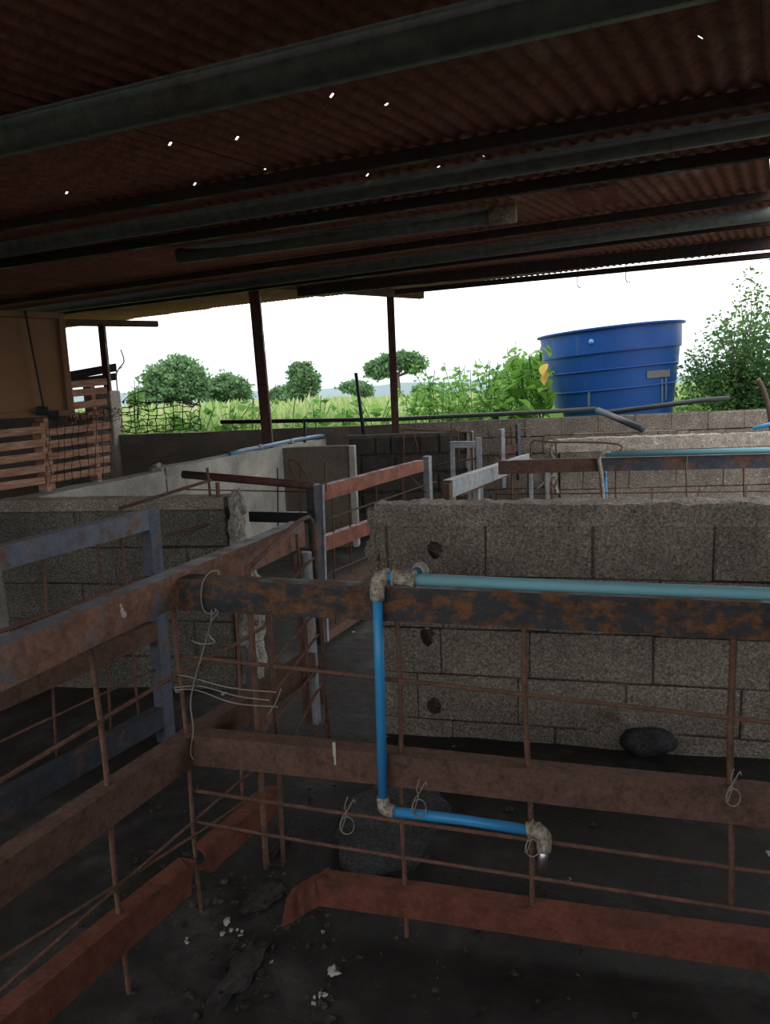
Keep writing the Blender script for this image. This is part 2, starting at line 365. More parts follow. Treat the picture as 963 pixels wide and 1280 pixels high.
def sheet_mesh(length, holes=()):
    """corrugated sheet, local x across the waves, y along; holes are (x, y) rust pinholes cut out of the mesh"""
    key = round(length, 3)
    if not holes and key in SHEETS: return SHEETS[key]
    n = WAVES * SEG + 2
    ys = {0.0, length, length * 0.5}
    for hx, hy in holes: ys.add(max(0.01, hy - 0.005)); ys.add(min(length - 0.01, hy + 0.005))
    ys = sorted(ys); vs = []; fs = []
    for y in ys:
        for i in range(n + 1):
            x = i * PITCHW / SEG; vs.append((x, y, AMP * math.cos(2 * math.pi * i / SEG)))
    for j in range(len(ys) - 1):
        for i in range(n):
            cut = False
            for hx, hy in holes:
                if i == int(hx / (PITCHW / SEG)) and ys[j] < hy < ys[j + 1] and ys[j + 1] - ys[j] < 0.02: cut = True
            if not cut: fs.append((j * (n + 1) + i, j * (n + 1) + i + 1, (j + 1) * (n + 1) + i + 1, (j + 1) * (n + 1) + i))
    me = bpy.data.meshes.new('roof_sheet'); me.from_pydata(vs, [], fs); me.materials.append(M_SHEET)
    me.polygons.foreach_set('use_smooth', [True] * len(fs))
    if not holes: SHEETS[key] = me
    return me
rng = random.Random(3)
ROT = Matrix((E_DIR, C_DIR, R_N)).transposed()
n_col = 24; SL = 2.6; LAP = 0.24
ROOF_REAR = -9.55  # unseen roof end behind the viewer, shortened to let high light in
B_NOTCH = roof_ab(963, 192)[1]                              # right of A_MAX the sheets stop short and foliage shows
for ci in range(-5, n_col):
    a1 = A_MAX - ci * SW; a0 = a1 - SW
    b_end = eave_b((a0 + a1) / 2) + rng.uniform(-0.05, 0.05); k = 0
    if ci < 0: b_end = B_NOTCH + rng.uniform(-0.02, 0.02)
    while b_end > ROOF_REAR + 0.3:
        L_ = min(SL, b_end - ROOF_REAR)
        hs = [(ha - a0, hb - (b_end - L_)) for ha, hb in HOLES if a0 < ha < a1 and b_end - L_ + LAP + 0.02 < hb < b_end]
        o = bpy.data.objects.new('roof_sheet', sheet_mesh(L_, hs)); COL.objects.link(o); o.parent = ceiling
        lift = 0.0025 * (k % 2) + 0.0025 * (ci % 2) + rng.uniform(0, 0.001)
        tilt = Matrix.Rotation(-0.0010, 3, 'X') @ Matrix.Rotation(rng.uniform(-0.001, 0.001), 3, 'Y')
        o.matrix_local = Matrix.Translation(E_DIR * a0 + C_DIR * (b_end - L_) + R_N * lift) @ (ROT @ tilt).to_4x4()
        b_end -= L_ - LAP; k += 1
def purlin(x1, y1, x2, y2, w, mat, round_=False, ext=True, name='purlin', drop=0.0, la=-15, ra=None):
    off = -w / 2 - AMP - 0.004 - drop
    p, q = on_roof(x1, y1, off), on_roof(x2, y2, off); d = (q - p).normalized()
    if ext: p = p - d * ext * 6; q = q + d * ext * (1.0 if ra is None else ra)
    bm = bmesh.new()
    if round_: add_tube(bm, [p, q], w / 2, 14)
    else:
        n = d.cross(R_N).normalized(); add_bar(bm, p - n * w / 2 , q - n * w / 2, n, w, w, 0.003, up=R_N)
    return part(name, bm, mat, ceiling, smooth=round_)
purlin(0, 172, 480, 60, 0.10, M_PIPE_GG, True)
purlin(0, 283, 963, 119, 0.045, M_PURLIN)
purlin(0, 313, 963, 155, 0.075, M_PIPE_GG, True)
purlin(210, 300, 963, 189, 0.05, M_PURLIN)
purlin(480, 312, 963, 245, 0.05, M_PURLIN)
purlin(480, 331, 963, 267, 0.085, M_PIPE_GG, True)
purlin(480, 339, 963, 277, 0.05, M_PURLIN)
purlin(440, 358, 963, 304, 0.10, M_PURLIN, ext=0.1, ra=8)
purlin(526, 362, 963, 319, 0.055, M_PURLIN, ext=0.05, ra=10, drop=0.05)
purlin(-200, 210, -100, 190, 0.05, M_PURLIN)
# short pipe that ends under the sheets
p, q = on_roof(224, 320, -0.06), on_roof(643, 266, -0.06)
tube_part('purlin_stub', [p, q], 0.045, M_PIPE_GG, ceiling, 14)
d = (q - p).normalized(); tube_part('end_collar', [q - d * 0.13, q + d * 0.01], 0.05, M_FIT, ceiling, 14)
# bent flap of a sheet hanging below the roof
q = on_roof(690, 238); bm = bmesh.new()
for i in range(2):
    b = q + E_DIR * (0.08 + 0.13 * i)
    add_bar(bm, b + R_N * -0.02, b + C_DIR * 0.22 + R_N * -0.075, E_DIR, 0.10, 0.004, 0.0, up=R_N)
part('bent_sheet_flap', bm, M_SHEET, ceiling)

# ------------------------------------------------------------------ block walls
def wall_from(name, label): return struct(empty(name, (0, 0, 0)), label)
def block_mesh(w, h, t, seed=0, hole=None, jit=0.004, bev=0.006):
    """a concrete block in (s, depth, z) with its lower left front corner at 0; hole = (s, z, rs, rz) opens the front"""
    rr = random.Random(seed); bm = bmesh.new()
    if hole is None:
        add_box(bm, (0, 0, 0), (w, t, h), bev)
        for v in bm.verts: v.co += Vector((rr.uniform(-jit, jit), rr.uniform(-jit, jit), rr.uniform(-jit, jit)))
        return bm
    hs, hz, rs, rz = hole; n = 16
    inner, outer = [], []
    for k in range(n):
        a = 2 * math.pi * k / n; j = 1 + rr.uniform(-0.14, 0.14); inner.append((hs + math.cos(a) * rs * j, hz + math.sin(a) * rz * j))
        c, s_ = math.cos(a), math.sin(a)
        tt = min(((w - hs) / c if c > 1e-6 else (-hs / c if c < -1e-6 else 1e9)), ((h - hz) / s_ if s_ > 1e-6 else (-hz / s_ if s_ < -1e-6 else 1e9)))
        outer.append([hs + c * tt, hz + s_ * tt])
    for cx, cz in ((0, 0), (w, 0), (w, h), (0, h)):
        k = min(range(n), key=lambda i: (outer[i][0] - cx) ** 2 + (outer[i][1] - cz) ** 2); outer[k] = [cx, cz]
    vi = [bm.verts.new((x, 0.003, z)) for x, z in inner]; vo = [bm.verts.new((x, 0, z)) for x, z in outer]
    vb = [bm.verts.new((hs + (x - hs) * 1.5, t * 0.9, hz + (z - hz) * 1.4)) for x, z in inner]; vk = [bm.verts.new((x, t, z)) for x, z in outer]
    for k in range(n):
        m = (k + 1) % n
        bm.faces.new([vo[k], vo[m], vi[m], vi[k]]); bm.faces.new([vi[k], vi[m], vb[m], vb[k]]); bm.faces.new([vo[m], vo[k], vk[k], vk[m]])
    bm.faces.new(vb); bm.faces.new(vk[::-1])
    return bm
def place(bm, pl, s0, z0, off=0.0):
    for v in bm.verts: v.co = pl.sz(s0 + v.co.x, z0 + v.co.z, off + v.co.y)
def block_wall(root, pl, courses, t, mat, mortar, holes=(), gap=0.007, recess=0.005, seed=0):
    """courses: list of (z0, z1, [joint positions along s]); every block is one child, the mortar strips another"""
    mb = bmesh.new()
    for ci, (z0, z1, js) in enumerate(courses):
        for i in range(len(js) - 1):
            s0, s1 = js[i] + gap / 2, js[i + 1] - gap / 2
            hole = None
            for hs, hz, rs, rz in holes:
                if s0 < hs < s1 and z0 < hz < z1: hole = (hs - s0, hz - z0 - gap / 2, rs, rz)
            b = block_mesh(s1 - s0, z1 - z0 - gap, t, seed + ci * 31 + i, hole)
            place(b, pl, s0, z0 + gap / 2, random.uniform(-0.003, 0.004)); part('block', b, mat, root)
            c = bmesh.new(); add_box(c, (0, 0, 0), (gap * 1.6, t - 2 * recess, z1 - z0)); place(c, pl, s1 - gap * 0.3, z0, recess)
            tmp = bpy.data.meshes.new('x'); c.to_mesh(tmp); c.free(); mb.from_mesh(tmp); bpy.data.meshes.remove(tmp)
        for z in (z0, z1):
            c = bmesh.new(); add_box(c, (0, 0, 0), (js[-1] - js[0], t - 2 * recess, gap * 1.4)); place(c, pl, js[0], z - gap * 0.7, recess)
            tmp = bpy.data.meshes.new('x'); c.to_mesh(tmp); c.free(); mb.from_mesh(tmp); bpy.data.meshes.remove(tmp)
    part('mortar', mb, mortar, root)
def coping(root, pl, s0, s1, z0, z1, t, mat, amp=0.012, step=0.02, name='coping', over=0.004):
    """rough lumpy band of cement along the top of a wall"""
    n = max(4, int((s1 - s0) / step)); prof = []
    m = 5
    for i in range(m + 1): prof.append((-over, z0 + (z1 - z0) * i / m))
    for i in range(1, m + 1): prof.append((-over + (t + 2 * over) * i / m, z1))
    for i in range(1, m + 1): prof.append((t + over, z1 - (z1 - z0) * i / m))
    bm = bmesh.new(); rings = []
    for k in range(n + 1):
        s = s0 + (s1 - s0) * k / n; ring = []
        for i, (a, z) in enumerate(prof):
            q = pl.sz(s, z, a); f = 0.25 if i in (0, len(prof) - 1) else 1.0
            nn = noise.noise(q * 14) + 0.6 * noise.noise(q * 33)
            up = 1.0 if z > z1 - 0.005 else 0.35
            q = q + Vector((0, 0, 1)) * nn * amp * up * f - pl.n * (1 if a < t / 2 else -1) * noise.noise(q * 19 + Vector((5, 3, 1))) * amp * 0.9 * f
            ring.append(bm.verts.new(q))
        rings.append(ring)
    for k in range(n):
        for i in range(len(prof) - 1): bm.faces.new([rings[k][i], rings[k + 1][i], rings[k + 1][i + 1], rings[k][i + 1]])
    bm.faces.new(rings[0]); bm.faces.new(rings[-1][::-1])
    return part(name, bm, mat, root)
def rubble(root, pl, s, z0, z1, t, r, n, mat, seed, name='broken_edge'):
    bm = bmesh.new(); rr = random.Random(seed)
    for i in range(n):
        z = z0 + (z1 - z0) * (i + 0.5) / n
        c = pl.sz(s + rr.uniform(-0.3, 0.3) * r, z, t / 2)
        lump(bm, c, r * rr.uniform(0.8, 1.2), t * 0.5, (z1 - z0) / n * rr.uniform(0.65, 0.9), 3, 0.45, 2.2, seed + i * 3.1)
    return part(name, bm, mat, root)
def solid_wall(root, pl, s0, s1, z0, z1, t, mat, name='plaster', step=0.25, amp=0.006):
    """plastered wall body as a fine uneven grid, front and top"""
    n = max(1, int((s1 - s0) / step)); m = max(2, int((z1 - z0) / 0.2)); bm = bmesh.new(); rows = []
    prof = [(0, z0 + (z1 - z0) * i / m) for i in range(m + 1)] + [(t, z1), (t, z0)]
    for k in range(n + 1):
        s = s0 + (s1 - s0) * k / n
        ring = []
        for a, z in prof:
            q = pl.sz(s, z, a); q = q + pl.n * noise.noise(q * 3.0) * amp + Vector((0, 0, noise.noise(q * 2.3 + Vector((9, 1, 4))) * amp * 1.3 if z > z1 - 0.01 else 0))
            ring.append(bm.verts.new(q))
        rows.append(ring)
    for k in range(n):
        for i in range(len(prof)): bm.faces.new([rows[k][i], rows[k + 1][i], rows[k + 1][(i + 1) % len(prof)], rows[k][(i + 1) % len(prof)]])
    bm.faces.new(rows[0]); bm.faces.new(rows[-1][::-1])
    return part(name, bm, mat, root, smooth=False)

# --- near partition wall on the right
PW = VPlane(at_z(650, 925, 0), 104)
wr = wall_from('wall_right', 'near grey concrete block partition with rough cement top and three holes')
sL = PW.s_of(474, 700); T = 0.14
def jx(xs, y): return [PW.s_of(x, y) for x in xs]
row1 = [sL] + jx([485, 607, 742, 893], 690); row1 += [row1[-1] + 0.48 * k for k in range(1, 4)]
row2 = [sL + 0.0] + [sL + 0.30 + 0.48 * k for k in range(0, 6)]
row3 = [sL - 0.02] + jx([551, 662, 817], 820); row3 += [row3[-1] + 0.48 * k for k in range(1, 4)]
row4 = [sL - 0.02] + jx([523, 648], 880); row4 += [row4[-1] + 0.48 * k for k in range(1, 5)]
row5 = [sL - 0.02] + [sL + 0.33 + 0.48 * k for k in range(0, 6)]
def hl(x, y, rs, rz):
    q = PW.at(x, y); return ((q - PW.p).dot(PW.d), q.z, rs, rz)
HL = [hl(544, 687, 0.036, 0.042), hl(534, 797, 0.034, 0.05), hl(543, 883, 0.035, 0.045)]
block_wall(wr, PW, [(0.785, 1.03, row1), (0.53, 0.785, row2), (0.305, 0.53, row3), (0.075, 0.305, row4), (-0.03, 0.075, row5)], T, M_BLOCK, M_MORTAR, HL, seed=5)
coping(wr, PW, sL - 0.01, row1[-1], 1.025, 1.125, T, M_COPING, 0.012)
rubble(wr, PW, sL - 0.02, 0.78, 1.09, T, 0.045, 4, M_COPING, 2)
solid_wall(wr, PW, sL + 1.0, sL + 1.45, -0.02, 0.16, 0.0, M_MORTAR, 'patched_cement') if False else None

# --- long pale wall that runs back to the left of the pens
PD = VPlane(at_z(212, 587, 1.1), 17.3)
wl_ = wall_from('wall_left', 'long pale plastered low wall running back from left to the rear wall')
S_END = PD.s_of(493, 531)
solid_wall(wl_, PD, -5.0, PD.s_of(206, 590), -0.02, 1.09, 0.15, M_PLASTER, step=0.12, amp=0.010)
solid_wall(wl_, PD, PD.s_of(208, 590), S_END, -0.02, 1.12, 0.15, M_PLASTER, step=0.12, amp=0.010)
rubble(wl_, PD, PD.s_of(208, 588), 1.02, 1.14, 0.13, 0.06, 2, M_RUBBLE, 6)
# --- left cross partition
PM = VPlane(at_z(272, 624, 1.1), 100)
wm = wall_from('wall_middle', 'grey block cross partition on the left with a broken white end')
sE = PM.s_of(284, 700); s0 = PM.s_of(0, 640) - 0.05
rows = []
for k in range(5):
    z0 = -0.03 + k * 0.215; off = 0.23 * (k % 2)
    js = [s0] + [x for x in [sE - off - 0.45 * i for i in range(6, -1, -1)] if x > s0 + 0.08]
    if js[-1] < sE - 0.05: js.append(sE)
    rows.append((z0, z0 + 0.215, js))
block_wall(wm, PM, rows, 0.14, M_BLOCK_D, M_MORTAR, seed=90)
coping(wm, PM, s0, sE, 1.045, 1.11, 0.14, M_BLOCK, 0.006)
rubble(wm, PM, sE + 0.05, 0.62, 1.11, 0.13, 0.055, 4, M_RUBBLE, 11)
rubble(wm, PM, sE + 0.10, 0.10, 0.66, 0.13, 0.06, 4, M_RUBBLE, 15)

# --- rear wall of the shed (two stretches), corner pillar
YB = 9.3
PB = VPlane(at_y(495, 530, YB), 90)
wb = wall_from('wall_back', 'low dark block wall along the open rear of the shed')
zB = PB.at(495, 529).z
sl, sr = PB.s_of(148, 560), PB.s_of(963, 520) + 1.5
def courses(s0, s1, z0, z1, n, w, seed):
    rr = random.Random(seed); out = []; h = (z1 - z0) / n
    for k in range(n):
        js = [s0]; x = s0 + (w / 2 if k % 2 else w)
        while x < s1 - 0.08: js.append(x); x += w
        js.append(s1); out.append((z0 + k * h, z0 + (k + 1) * h, js))
    return out
zr = PB.at(760, 520).z
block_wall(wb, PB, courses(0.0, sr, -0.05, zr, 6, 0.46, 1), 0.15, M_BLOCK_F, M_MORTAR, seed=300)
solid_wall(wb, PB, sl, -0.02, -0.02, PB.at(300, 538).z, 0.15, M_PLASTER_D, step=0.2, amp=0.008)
pil = PB.sz(PB.s_of(135, 560), 0, 0); pil2 = PB.sz(PB.s_of(150, 560), 0, 0)
bm = bmesh.new(); add_box(bm, (pil.x - 0.05, pil.y - 0.15, 0), (pil2.x, pil.y + 0.2, PB.at(145, 488).z), 0.01)
part('pillar', bm, M_BLOCK, wb)
# --- small partition with pale end in the middle distance
PN = VPlane(at_z(392, 559, 1.1), 95)
wn_ = wall_from('wall_centre', 'short stained partition with a pale end in the middle distance')
a, b = PN.s_of(347, 600), PN.s_of(438, 600)
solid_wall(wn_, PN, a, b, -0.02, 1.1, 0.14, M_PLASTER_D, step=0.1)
bm = bmesh.new(); add_box(bm, (0, 0, 0), (0.06, 0.16, 1.11)); place(bm, PN, b, -0.01, -0.01); part('end_render', bm, M_PLASTER, wn_)
# --- dark partition of separate blocks behind it
PK = VPlane(at_z(500, 545, 1.15), 93)
wk = wall_from('wall_far', 'dark dry-laid block partition below the rear posts')
js1 = [PK.s_of(x, 560) for x in (434, 468, 488, 524, 548, 583)]
js2 = [PK.s_of(434, 580) + 0.25 * i * 1.6 for i in range(5)]
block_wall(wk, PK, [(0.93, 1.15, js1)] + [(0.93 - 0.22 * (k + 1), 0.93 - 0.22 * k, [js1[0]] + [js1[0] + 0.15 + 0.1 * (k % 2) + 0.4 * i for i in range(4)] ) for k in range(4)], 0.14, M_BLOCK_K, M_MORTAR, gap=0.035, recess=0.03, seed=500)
bm = bmesh.new(); add_box(bm, (0, 0, 0), (0.08, 0.16, 1.17)); place(bm, PK, js1[-1] + 0.01, 0, -0.02); part('end_render', bm, M_PLASTER, wk)
# --- right far partition
PR = VPlane(at_z(800, 546, 1.1), 96)
wf = wall_from('wall_right_far', 'farther grey block partition on the right with cracked top')
s0 = PR.s_of(700, 580); s1 = PR.s_of(963, 560) + 1.6
cs = courses(s0, s1, -0.03, 0.97, 5, 0.47, 3)
block_wall(wf, PR, cs, 0.15, M_BLOCK_F, M_MORTAR, seed=700)
coping(wf, PR, s0 - 0.03, s1, 0.965, 1.10, 0.15, M_COPING, 0.012, 0.04)
rubble(wf, PR, s0 - 0.06, 0.2, 1.06, 0.2, 0.07, 6, M_COPING, 21)
PS = VPlane(at_z(780, 541, 1.1), 97)
ws_ = wall_from('wall_side_far', 'low block partition top showing behind the far right partition')
block_wall(ws_, PS, courses(PS.s_of(718, 560), PS.s_of(846, 560), 0, 1.1, 5, 0.46, 4), 0.15, M_BLOCK_F, M_MORTAR, seed=800)
# unseen walls behind and beside the viewer, added to shade the interior
bm = bmesh.new(); add_box(bm, (-5.6, -1.5, -0.05), (2.45, -1.35, 1.40)); struct(part('added_wall_rear', bm, M_PLASTER_D), 'low unseen wall added behind the viewer to cut light')  # out of view, height set to cut low light from behind
bm = bmesh.new(); add_box(bm, (2.3, -1.35, -0.05), (2.45, 2.2, 2.3)); struct(part('added_wall_side', bm, M_PLASTER_D), 'unseen wall added right of the viewer to block light')  # added out of view to keep the lower right dark
bm = bmesh.new(); add_box(bm, (-5.6, -1.35, -0.05), (-5.45, 9.4, 2.4)); struct(part('added_wall_side_left', bm, M_PLASTER_D), 'unseen wall added on the left to block light')  # added out of view to close off light from the left
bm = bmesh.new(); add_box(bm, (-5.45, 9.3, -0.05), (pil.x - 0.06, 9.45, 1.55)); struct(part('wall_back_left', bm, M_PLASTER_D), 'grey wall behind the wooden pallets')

# ------------------------------------------------------------------ fences of the pens
class Fence:
    def __init__(s, label, p, az, group='welded pen fences', cat='fence', name='pen_fence', ribs=False):
        s.ribs = ribs
        s.pl = VPlane(p, az); s.o = tag(empty(name, (p[0], p[1], 0)), label, cat, group)
    def rail(s, x1, y1, x2, y2, h, mat, t=0.06, e1=0.0, e2=0.0, off=0.0, name='rail', chan=True):
        p, q = s.pl.at(x1, y1, off), s.pl.at(x2, y2, off); d = (q - p).normalized(); p = p - d * e1; q = q + d * e2
        return (chan_part if chan else bar_part)(name, p, q, s.pl.n, t, h, mat, s.o)
    def rod(s, *xy, r=0.006, off=0.03, mat=None, name='rebar', e1=0.0, e2=0.0, seg=7):
        pts = [s.pl.at(x, y, off) for x, y in xy]
        if e1: pts[0] = pts[0] - (pts[1] - pts[0]).normalized() * e1
        if e2: pts[-1] = pts[-1] + (pts[-1] - pts[-2]).normalized() * e2
        if len(pts) == 2:
            a, b = pts; n = max(3, int((b - a).length / 0.15))
            if s.ribs and r > 0.005:
                n = max(4, int((b - a).length / 0.007)); w1, w2 = a.cross(b).normalized(), random.uniform(0, 6)
                pts = [a.lerp(b, i / n) + w1 * 0.003 * math.sin(i * 0.06 + w2) for i in range(n + 1)]
                return tube_part(name, pts, r, mat or M_REBAR, s.o, 6, radii=[r * (1.09 if i % 2 else 0.92) for i in range(n + 1)])
            pts = [a.lerp(b, i / n) + Vector((random.uniform(-1, 1), random.uniform(-1, 1), random.uniform(-1, 1))) * 0.0012 for i in range(n + 1)]
        else: pts = smooth_pts(pts, 4)
        return tube_part(name, pts, r, mat or M_REBAR, s.o, seg)
    def post(s, x1, y1, x2, y2, w, t, mat, off=0.0, name='post'):
        p, q = s.pl.at(x1, y1, off), s.pl.at(x2, y2, off); q.x += (p.x - q.x) * 0.0
        bm = bmesh.new(); d = s.pl.d
        add_hexa(bm, [q - d * w / 2, q + d * w / 2, q + d * w / 2 + s.pl.n * t, q - d * w / 2 + s.pl.n * t,
                      p - d * w / 2, p + d * w / 2, p + d * w / 2 + s.pl.n * t, p - d * w / 2 + s.pl.n * t], 0.004)
        return part(name, bm, mat, s.o)
CORNER = at_z(222, 728, 1.1)
# near left long fence
f1 = Fence('long rusty steel rail fence running from bottom left to the corner wire tie', CORNER, 21, ribs=True)
f1.rail(0, 837, 381, 667, 0.10, M_RAIL_A, e1=0.9)
f1.rail(0, 1109, 395, 830, 0.10, M_RAIL_D, e1=0.7)
f1.rail(48, 1264, 243, 1096, 0.10, M_REDRUST, e1=0.6)
f1.rail(264, 1076, 350, 1000, 0.09, M_REDRUST)
f1.rod((113, 790), (162, 1258), r=0.0075)
f1.rod((217, 750), (254, 1165), r=0.007)
f1.rod((0, 977), (215, 847), (293, 806), (392, 745), e1=0.6, r=0.0065)
f1.rod((0, 1199), (240, 1046), (330, 985), e1=0.5, r=0.005)
f1.rod((0, 1239), (270, 1002), (335, 950), e1=0.5, r=0.005)
f1.rod((295, 745), (304, 1000), r=0.006)
f1.rod((-90, 900), (-90, 1180), r=0.0075)
f1.post(388, 690, 400, 905, 0.035, 0.05, M_GREYP, off=0.005)
f1.post(374, 690, 387, 905, 0.07, 0.012, M_RAIL_D, off=0.04)
# second fence on the left
F2B = at_z(212, 925, 0)
f2 = Fence('blue and rust painted rail fence with a blue end post, behind the near left rail', F2B, 25)
f2.rail(0, 699, 187, 650, 0.09, M_RAIL_B, e1=0.8)
f2.rail(0, 874, 203, 786, 0.09, M_RAIL_D, e1=0.7)
f2.rail(0, 1012, 212, 893, 0.10, M_DARKP, e1=0.6)
f2.post(193, 637, 214, 926, 0.075, 0.06, M_BLUEPOST, off=-0.004)
f2.rod((55, 700), (71, 945)); f2.rod((122, 679), (139, 912)); f2.rod((152, 670), (173, 893))
f2.rod((0, 790), (190, 720), r=0.009, e1=0.5); f2.rod((0, 927), (205, 832), e1=0.5)
# front fence
f3 = Fence('dark navy and orange rusted rail fence crossing in front with rebar mesh', CORNER, 104, ribs=True)
f3.rail(222, 743, 963, 778, 0.098, M_RAIL_C, e2=0.8)
f3.rail(240, 938, 963, 1014, 0.098, M_RAIL_D, e2=0.7)
f3.rail(398, 1117, 963, 1196, 0.085, M_REDRUST, e2=0.7)
f3.rod((497, 765), (508, 1185), r=0.0075); f3.rod((655, 775), (667, 1165), r=0.0085); f3.rod((916, 790), (913, 1130), r=0.009)
f3.rod((219, 819), (470, 847), (963, 903), r=0.0065, e2=0.6)
f3.rod((237, 987), (480, 1024), (963, 1091), r=0.006, e2=0.6)
f3.rod((239, 1026), (480, 1068), (963, 1142), r=0.0055, e2=0.6)
p, q = f3.pl.at(400, 1115), f3.pl.at(366, 1125)
chan_part('bent_rail_end', q - f3.pl.n * 0.05, p, f3.pl.n, 0.05, 0.085, M_REDRUST, f3.o)
bm = bmesh.new(); c = f3.pl.at(418, 942, -0.001); add_box(bm, (c.x - 0.004, c.y - 0.0015, c.z - 0.008), (c.x + 0.005, c.y + 0.002, c.z + 0.035)); add_box(bm, (c.x - 0.0015, c.y - 0.0015, c.z - 0.035), (c.x + 0.004, c.y + 0.002, c.z - 0.006)); part('white_drip', bm, M_CARD, f3.o)
bm = bmesh.new(); c = f1.pl.at(152, 763, 0.0)
for dx, dz, r_ in ((0, 0, 0.008), (0.004, -0.012, 0.011), (-0.003, 0.014, 0.005)): lump(bm, c + f1.pl.d * dx + Vector((0, 0, dz)), r_ * 0.8, r_ * 0.5, r_, 2, 0.7, 2.0, dz * 99)
part('white_splash', bm, M_CARD, f1.o)
# rebar gate standing open inside the corner
pg0, pg1 = at_y(325, 900, 2.27), at_y(402, 860, 3.05)
f4 = Fence('small rebar gate standing open behind the corner, twisted rods', pg0, math.degrees(math.atan2(pg1.x - pg0.x, pg1.y - pg0.y)), group=None, cat='gate', name='rebar_gate', ribs=True)
f4.rod((308, 712), (386, 646), (394, 706), (401, 770), (411, 928), off=0, r=0.0085)
f4.rod((309, 706), (328, 1000), (333, 1085), off=0, r=0.0105)
f4.rod((335, 745), (347, 930), (355, 1095), off=0, r=0.0085)
f4.rod((372, 668), (390, 905), off=0, r=0.007)
for xy in (((330, 760), (392, 697)), ((331, 838), (393, 767)), ((332, 880), (398, 793)), ((345, 900), (392, 840), (398, 830), (403, 842)), ((364, 925), (398, 862), (402, 860), (404, 880)), ((336, 955), (408, 905))):
    f4.rod(*xy, off=0, r=0.006)
bm = bmesh.new(); add_bar(bm, f4.pl.at(327, 905), f4.pl.at(341, 880), f4.pl.n, 0.02, 0.11, 0.003); part('hinge_plate', bm, M_REBAR, f4.o)
# red fence in the middle
F5B = at_z(400, 806, 0)
f5 = Fence('red primed rail fence with dark posts beyond the corner gate', F5B, 25)
f5.rail(400, 618, 530, 582, 0.10, M_RED, e1=0.0)
f5.rail(404, 681, 490, 650, 0.10, M_RED)
f5.rail(408, 740, 490, 700, 0.08, M_RAIL_D)
f5.rail(410, 796, 475, 752, 0.07, M_RAIL_D)
f5.post(397, 606, 408, 806, 0.11, 0.06, M_DARKP, off=0.0)
f5.post(404.5, 606, 411, 804, 0.02, 0.05, M_GREYP, off=-0.012)
f5.post(538, 570, 541, 660, 0.075, 0.06, M_GREYP, off=-0.004)
f5.rod((405, 650), (545, 602)); f5.rod((408, 718), (500, 678)); f5.rod((437, 615), (441, 770)); f5.rod((416, 612), (420, 790)); f5.rod((470, 605), (474, 730)); f5.rod((503, 598), (506, 700))
f5.rod((511, 593), (535, 618), r=0.005)
# cross fence to the left of the red fence: round pole and dark bar
f8 = Fence('brown round pole and black bar cross fence before the pale wall', F5B, 104, cat='fence')
a_ = f8.pl.at(229, 593, 0.03); b_ = f8.pl.at(392, 607, 0.03)
tube_part('pole', [a_, b_], 0.027, M_POST, f8.o, 12)
f8.rail(311, 646, 395, 648, 0.07, M_BLACK, t=0.05, chan=False, name='bar')
f8.rod((233, 612), (392, 615), r=0.004, mat=M_DWIRE)
f8.rod((347, 585), (348, 690), r=0.0045, mat=M_DWIRE); f8.rod((376, 575), (377, 690), r=0.006); f8.rod((407, 578), (408, 615), r=0.006)
f8.rod((378, 612), (362, 580), (364, 575), (372, 578), (385, 597), r=0.007, off=0.02, name='bent_rebar')
# rebar frame at the broken partition end
f9 = Fence('thin rusty rebar frame beside the broken partition end', at_z(279, 700, 0.75), 70, group='rebar frames', cat='rebar grid', name='rebar_grid')
f9.rod((272, 603), (278, 745), r=0.012, off=0); f9.rod((148, 636), (265, 600), r=0.009, off=0); f9.rod((205, 670), (275, 651), r=0.007, off=0); f9.rod((259, 585), (263, 620), r=0.008, off=0)
# grey fence
F6B = at_z(565, 612, 1.03)
f6 = Fence('pale grey painted rail fence ending in a rusty stub behind the near partition', F6B, 21)
f6.rail(566, 611, 662, 575, 0.11, M_GREYP)
f6.post(563.5, 604, 566, 690, 0.05, 0.05, M_REBAR)
f6.post(664, 567, 666, 640, 0.05, 0.05, M_GREYP)
f6.post(599, 588, 601, 660, 0.06, 0.05, M_GREYP, off=0.07)
f6.rod((575, 620), (655, 585), off=0.03); f6.rod((620, 595), (622, 650)); f6.rod((640, 588), (642, 640))
# small grey frame behind
f10 = Fence('small grey steel gate frame with crossbar before the rear wall', at_z(580, 556, 1.08), 95, group=None, cat='gate', name='steel_gate')
f10.rail(566, 556, 597, 556, 0.07, M_GREYP, name='crossbar', chan=False)
f10.post(565.5, 552, 569, 688, 0.05, 0.04, M_GREYP); f10.post(598.5, 547, 603, 686, 0.06, 0.05, M_GREYP, off=-0.01)
f10.rod((563, 552), (563, 545), (567, 537), (572, 540), (573, 552), (574, 585), off=0.02, r=0.009, name='bent_rebar')
f10.rod((545, 582), (600, 572), r=0.009)
f11 = Fence('thin rebar frame standing against the rear blocks', at_z(548, 538, 1.2), 93, group='rebar frames', cat='rebar grid', name='rebar_grid')
f11.rod((504, 536.5), (590, 540), r=0.010, off=0); f11.rod((504, 536), (507, 660), r=0.010, off=0); f11.rod((590, 540), (593, 660), r=0.010, off=0); f11.rod((517, 542), (524, 566), r=0.008, off=0)
f12 = Fence('pair of pale uprights and a rusty rail near the rear wall', at_z(640, 540, 1.12), 60, cat='fence')
f12.post(629, 536, 631, 610, 0.06, 0.05, M_GREYP); f12.post(649, 530, 651, 600, 0.05, 0.05, M_BLUEPOST); f12.rail(632, 564, 648, 559, 0.09, M_RAIL_D); f12.rod((632, 541), (663, 534), r=0.008); f12.rod((639, 525), (640, 560), r=0.008); f12.rod((648, 556), (662, 545), r=0.01)
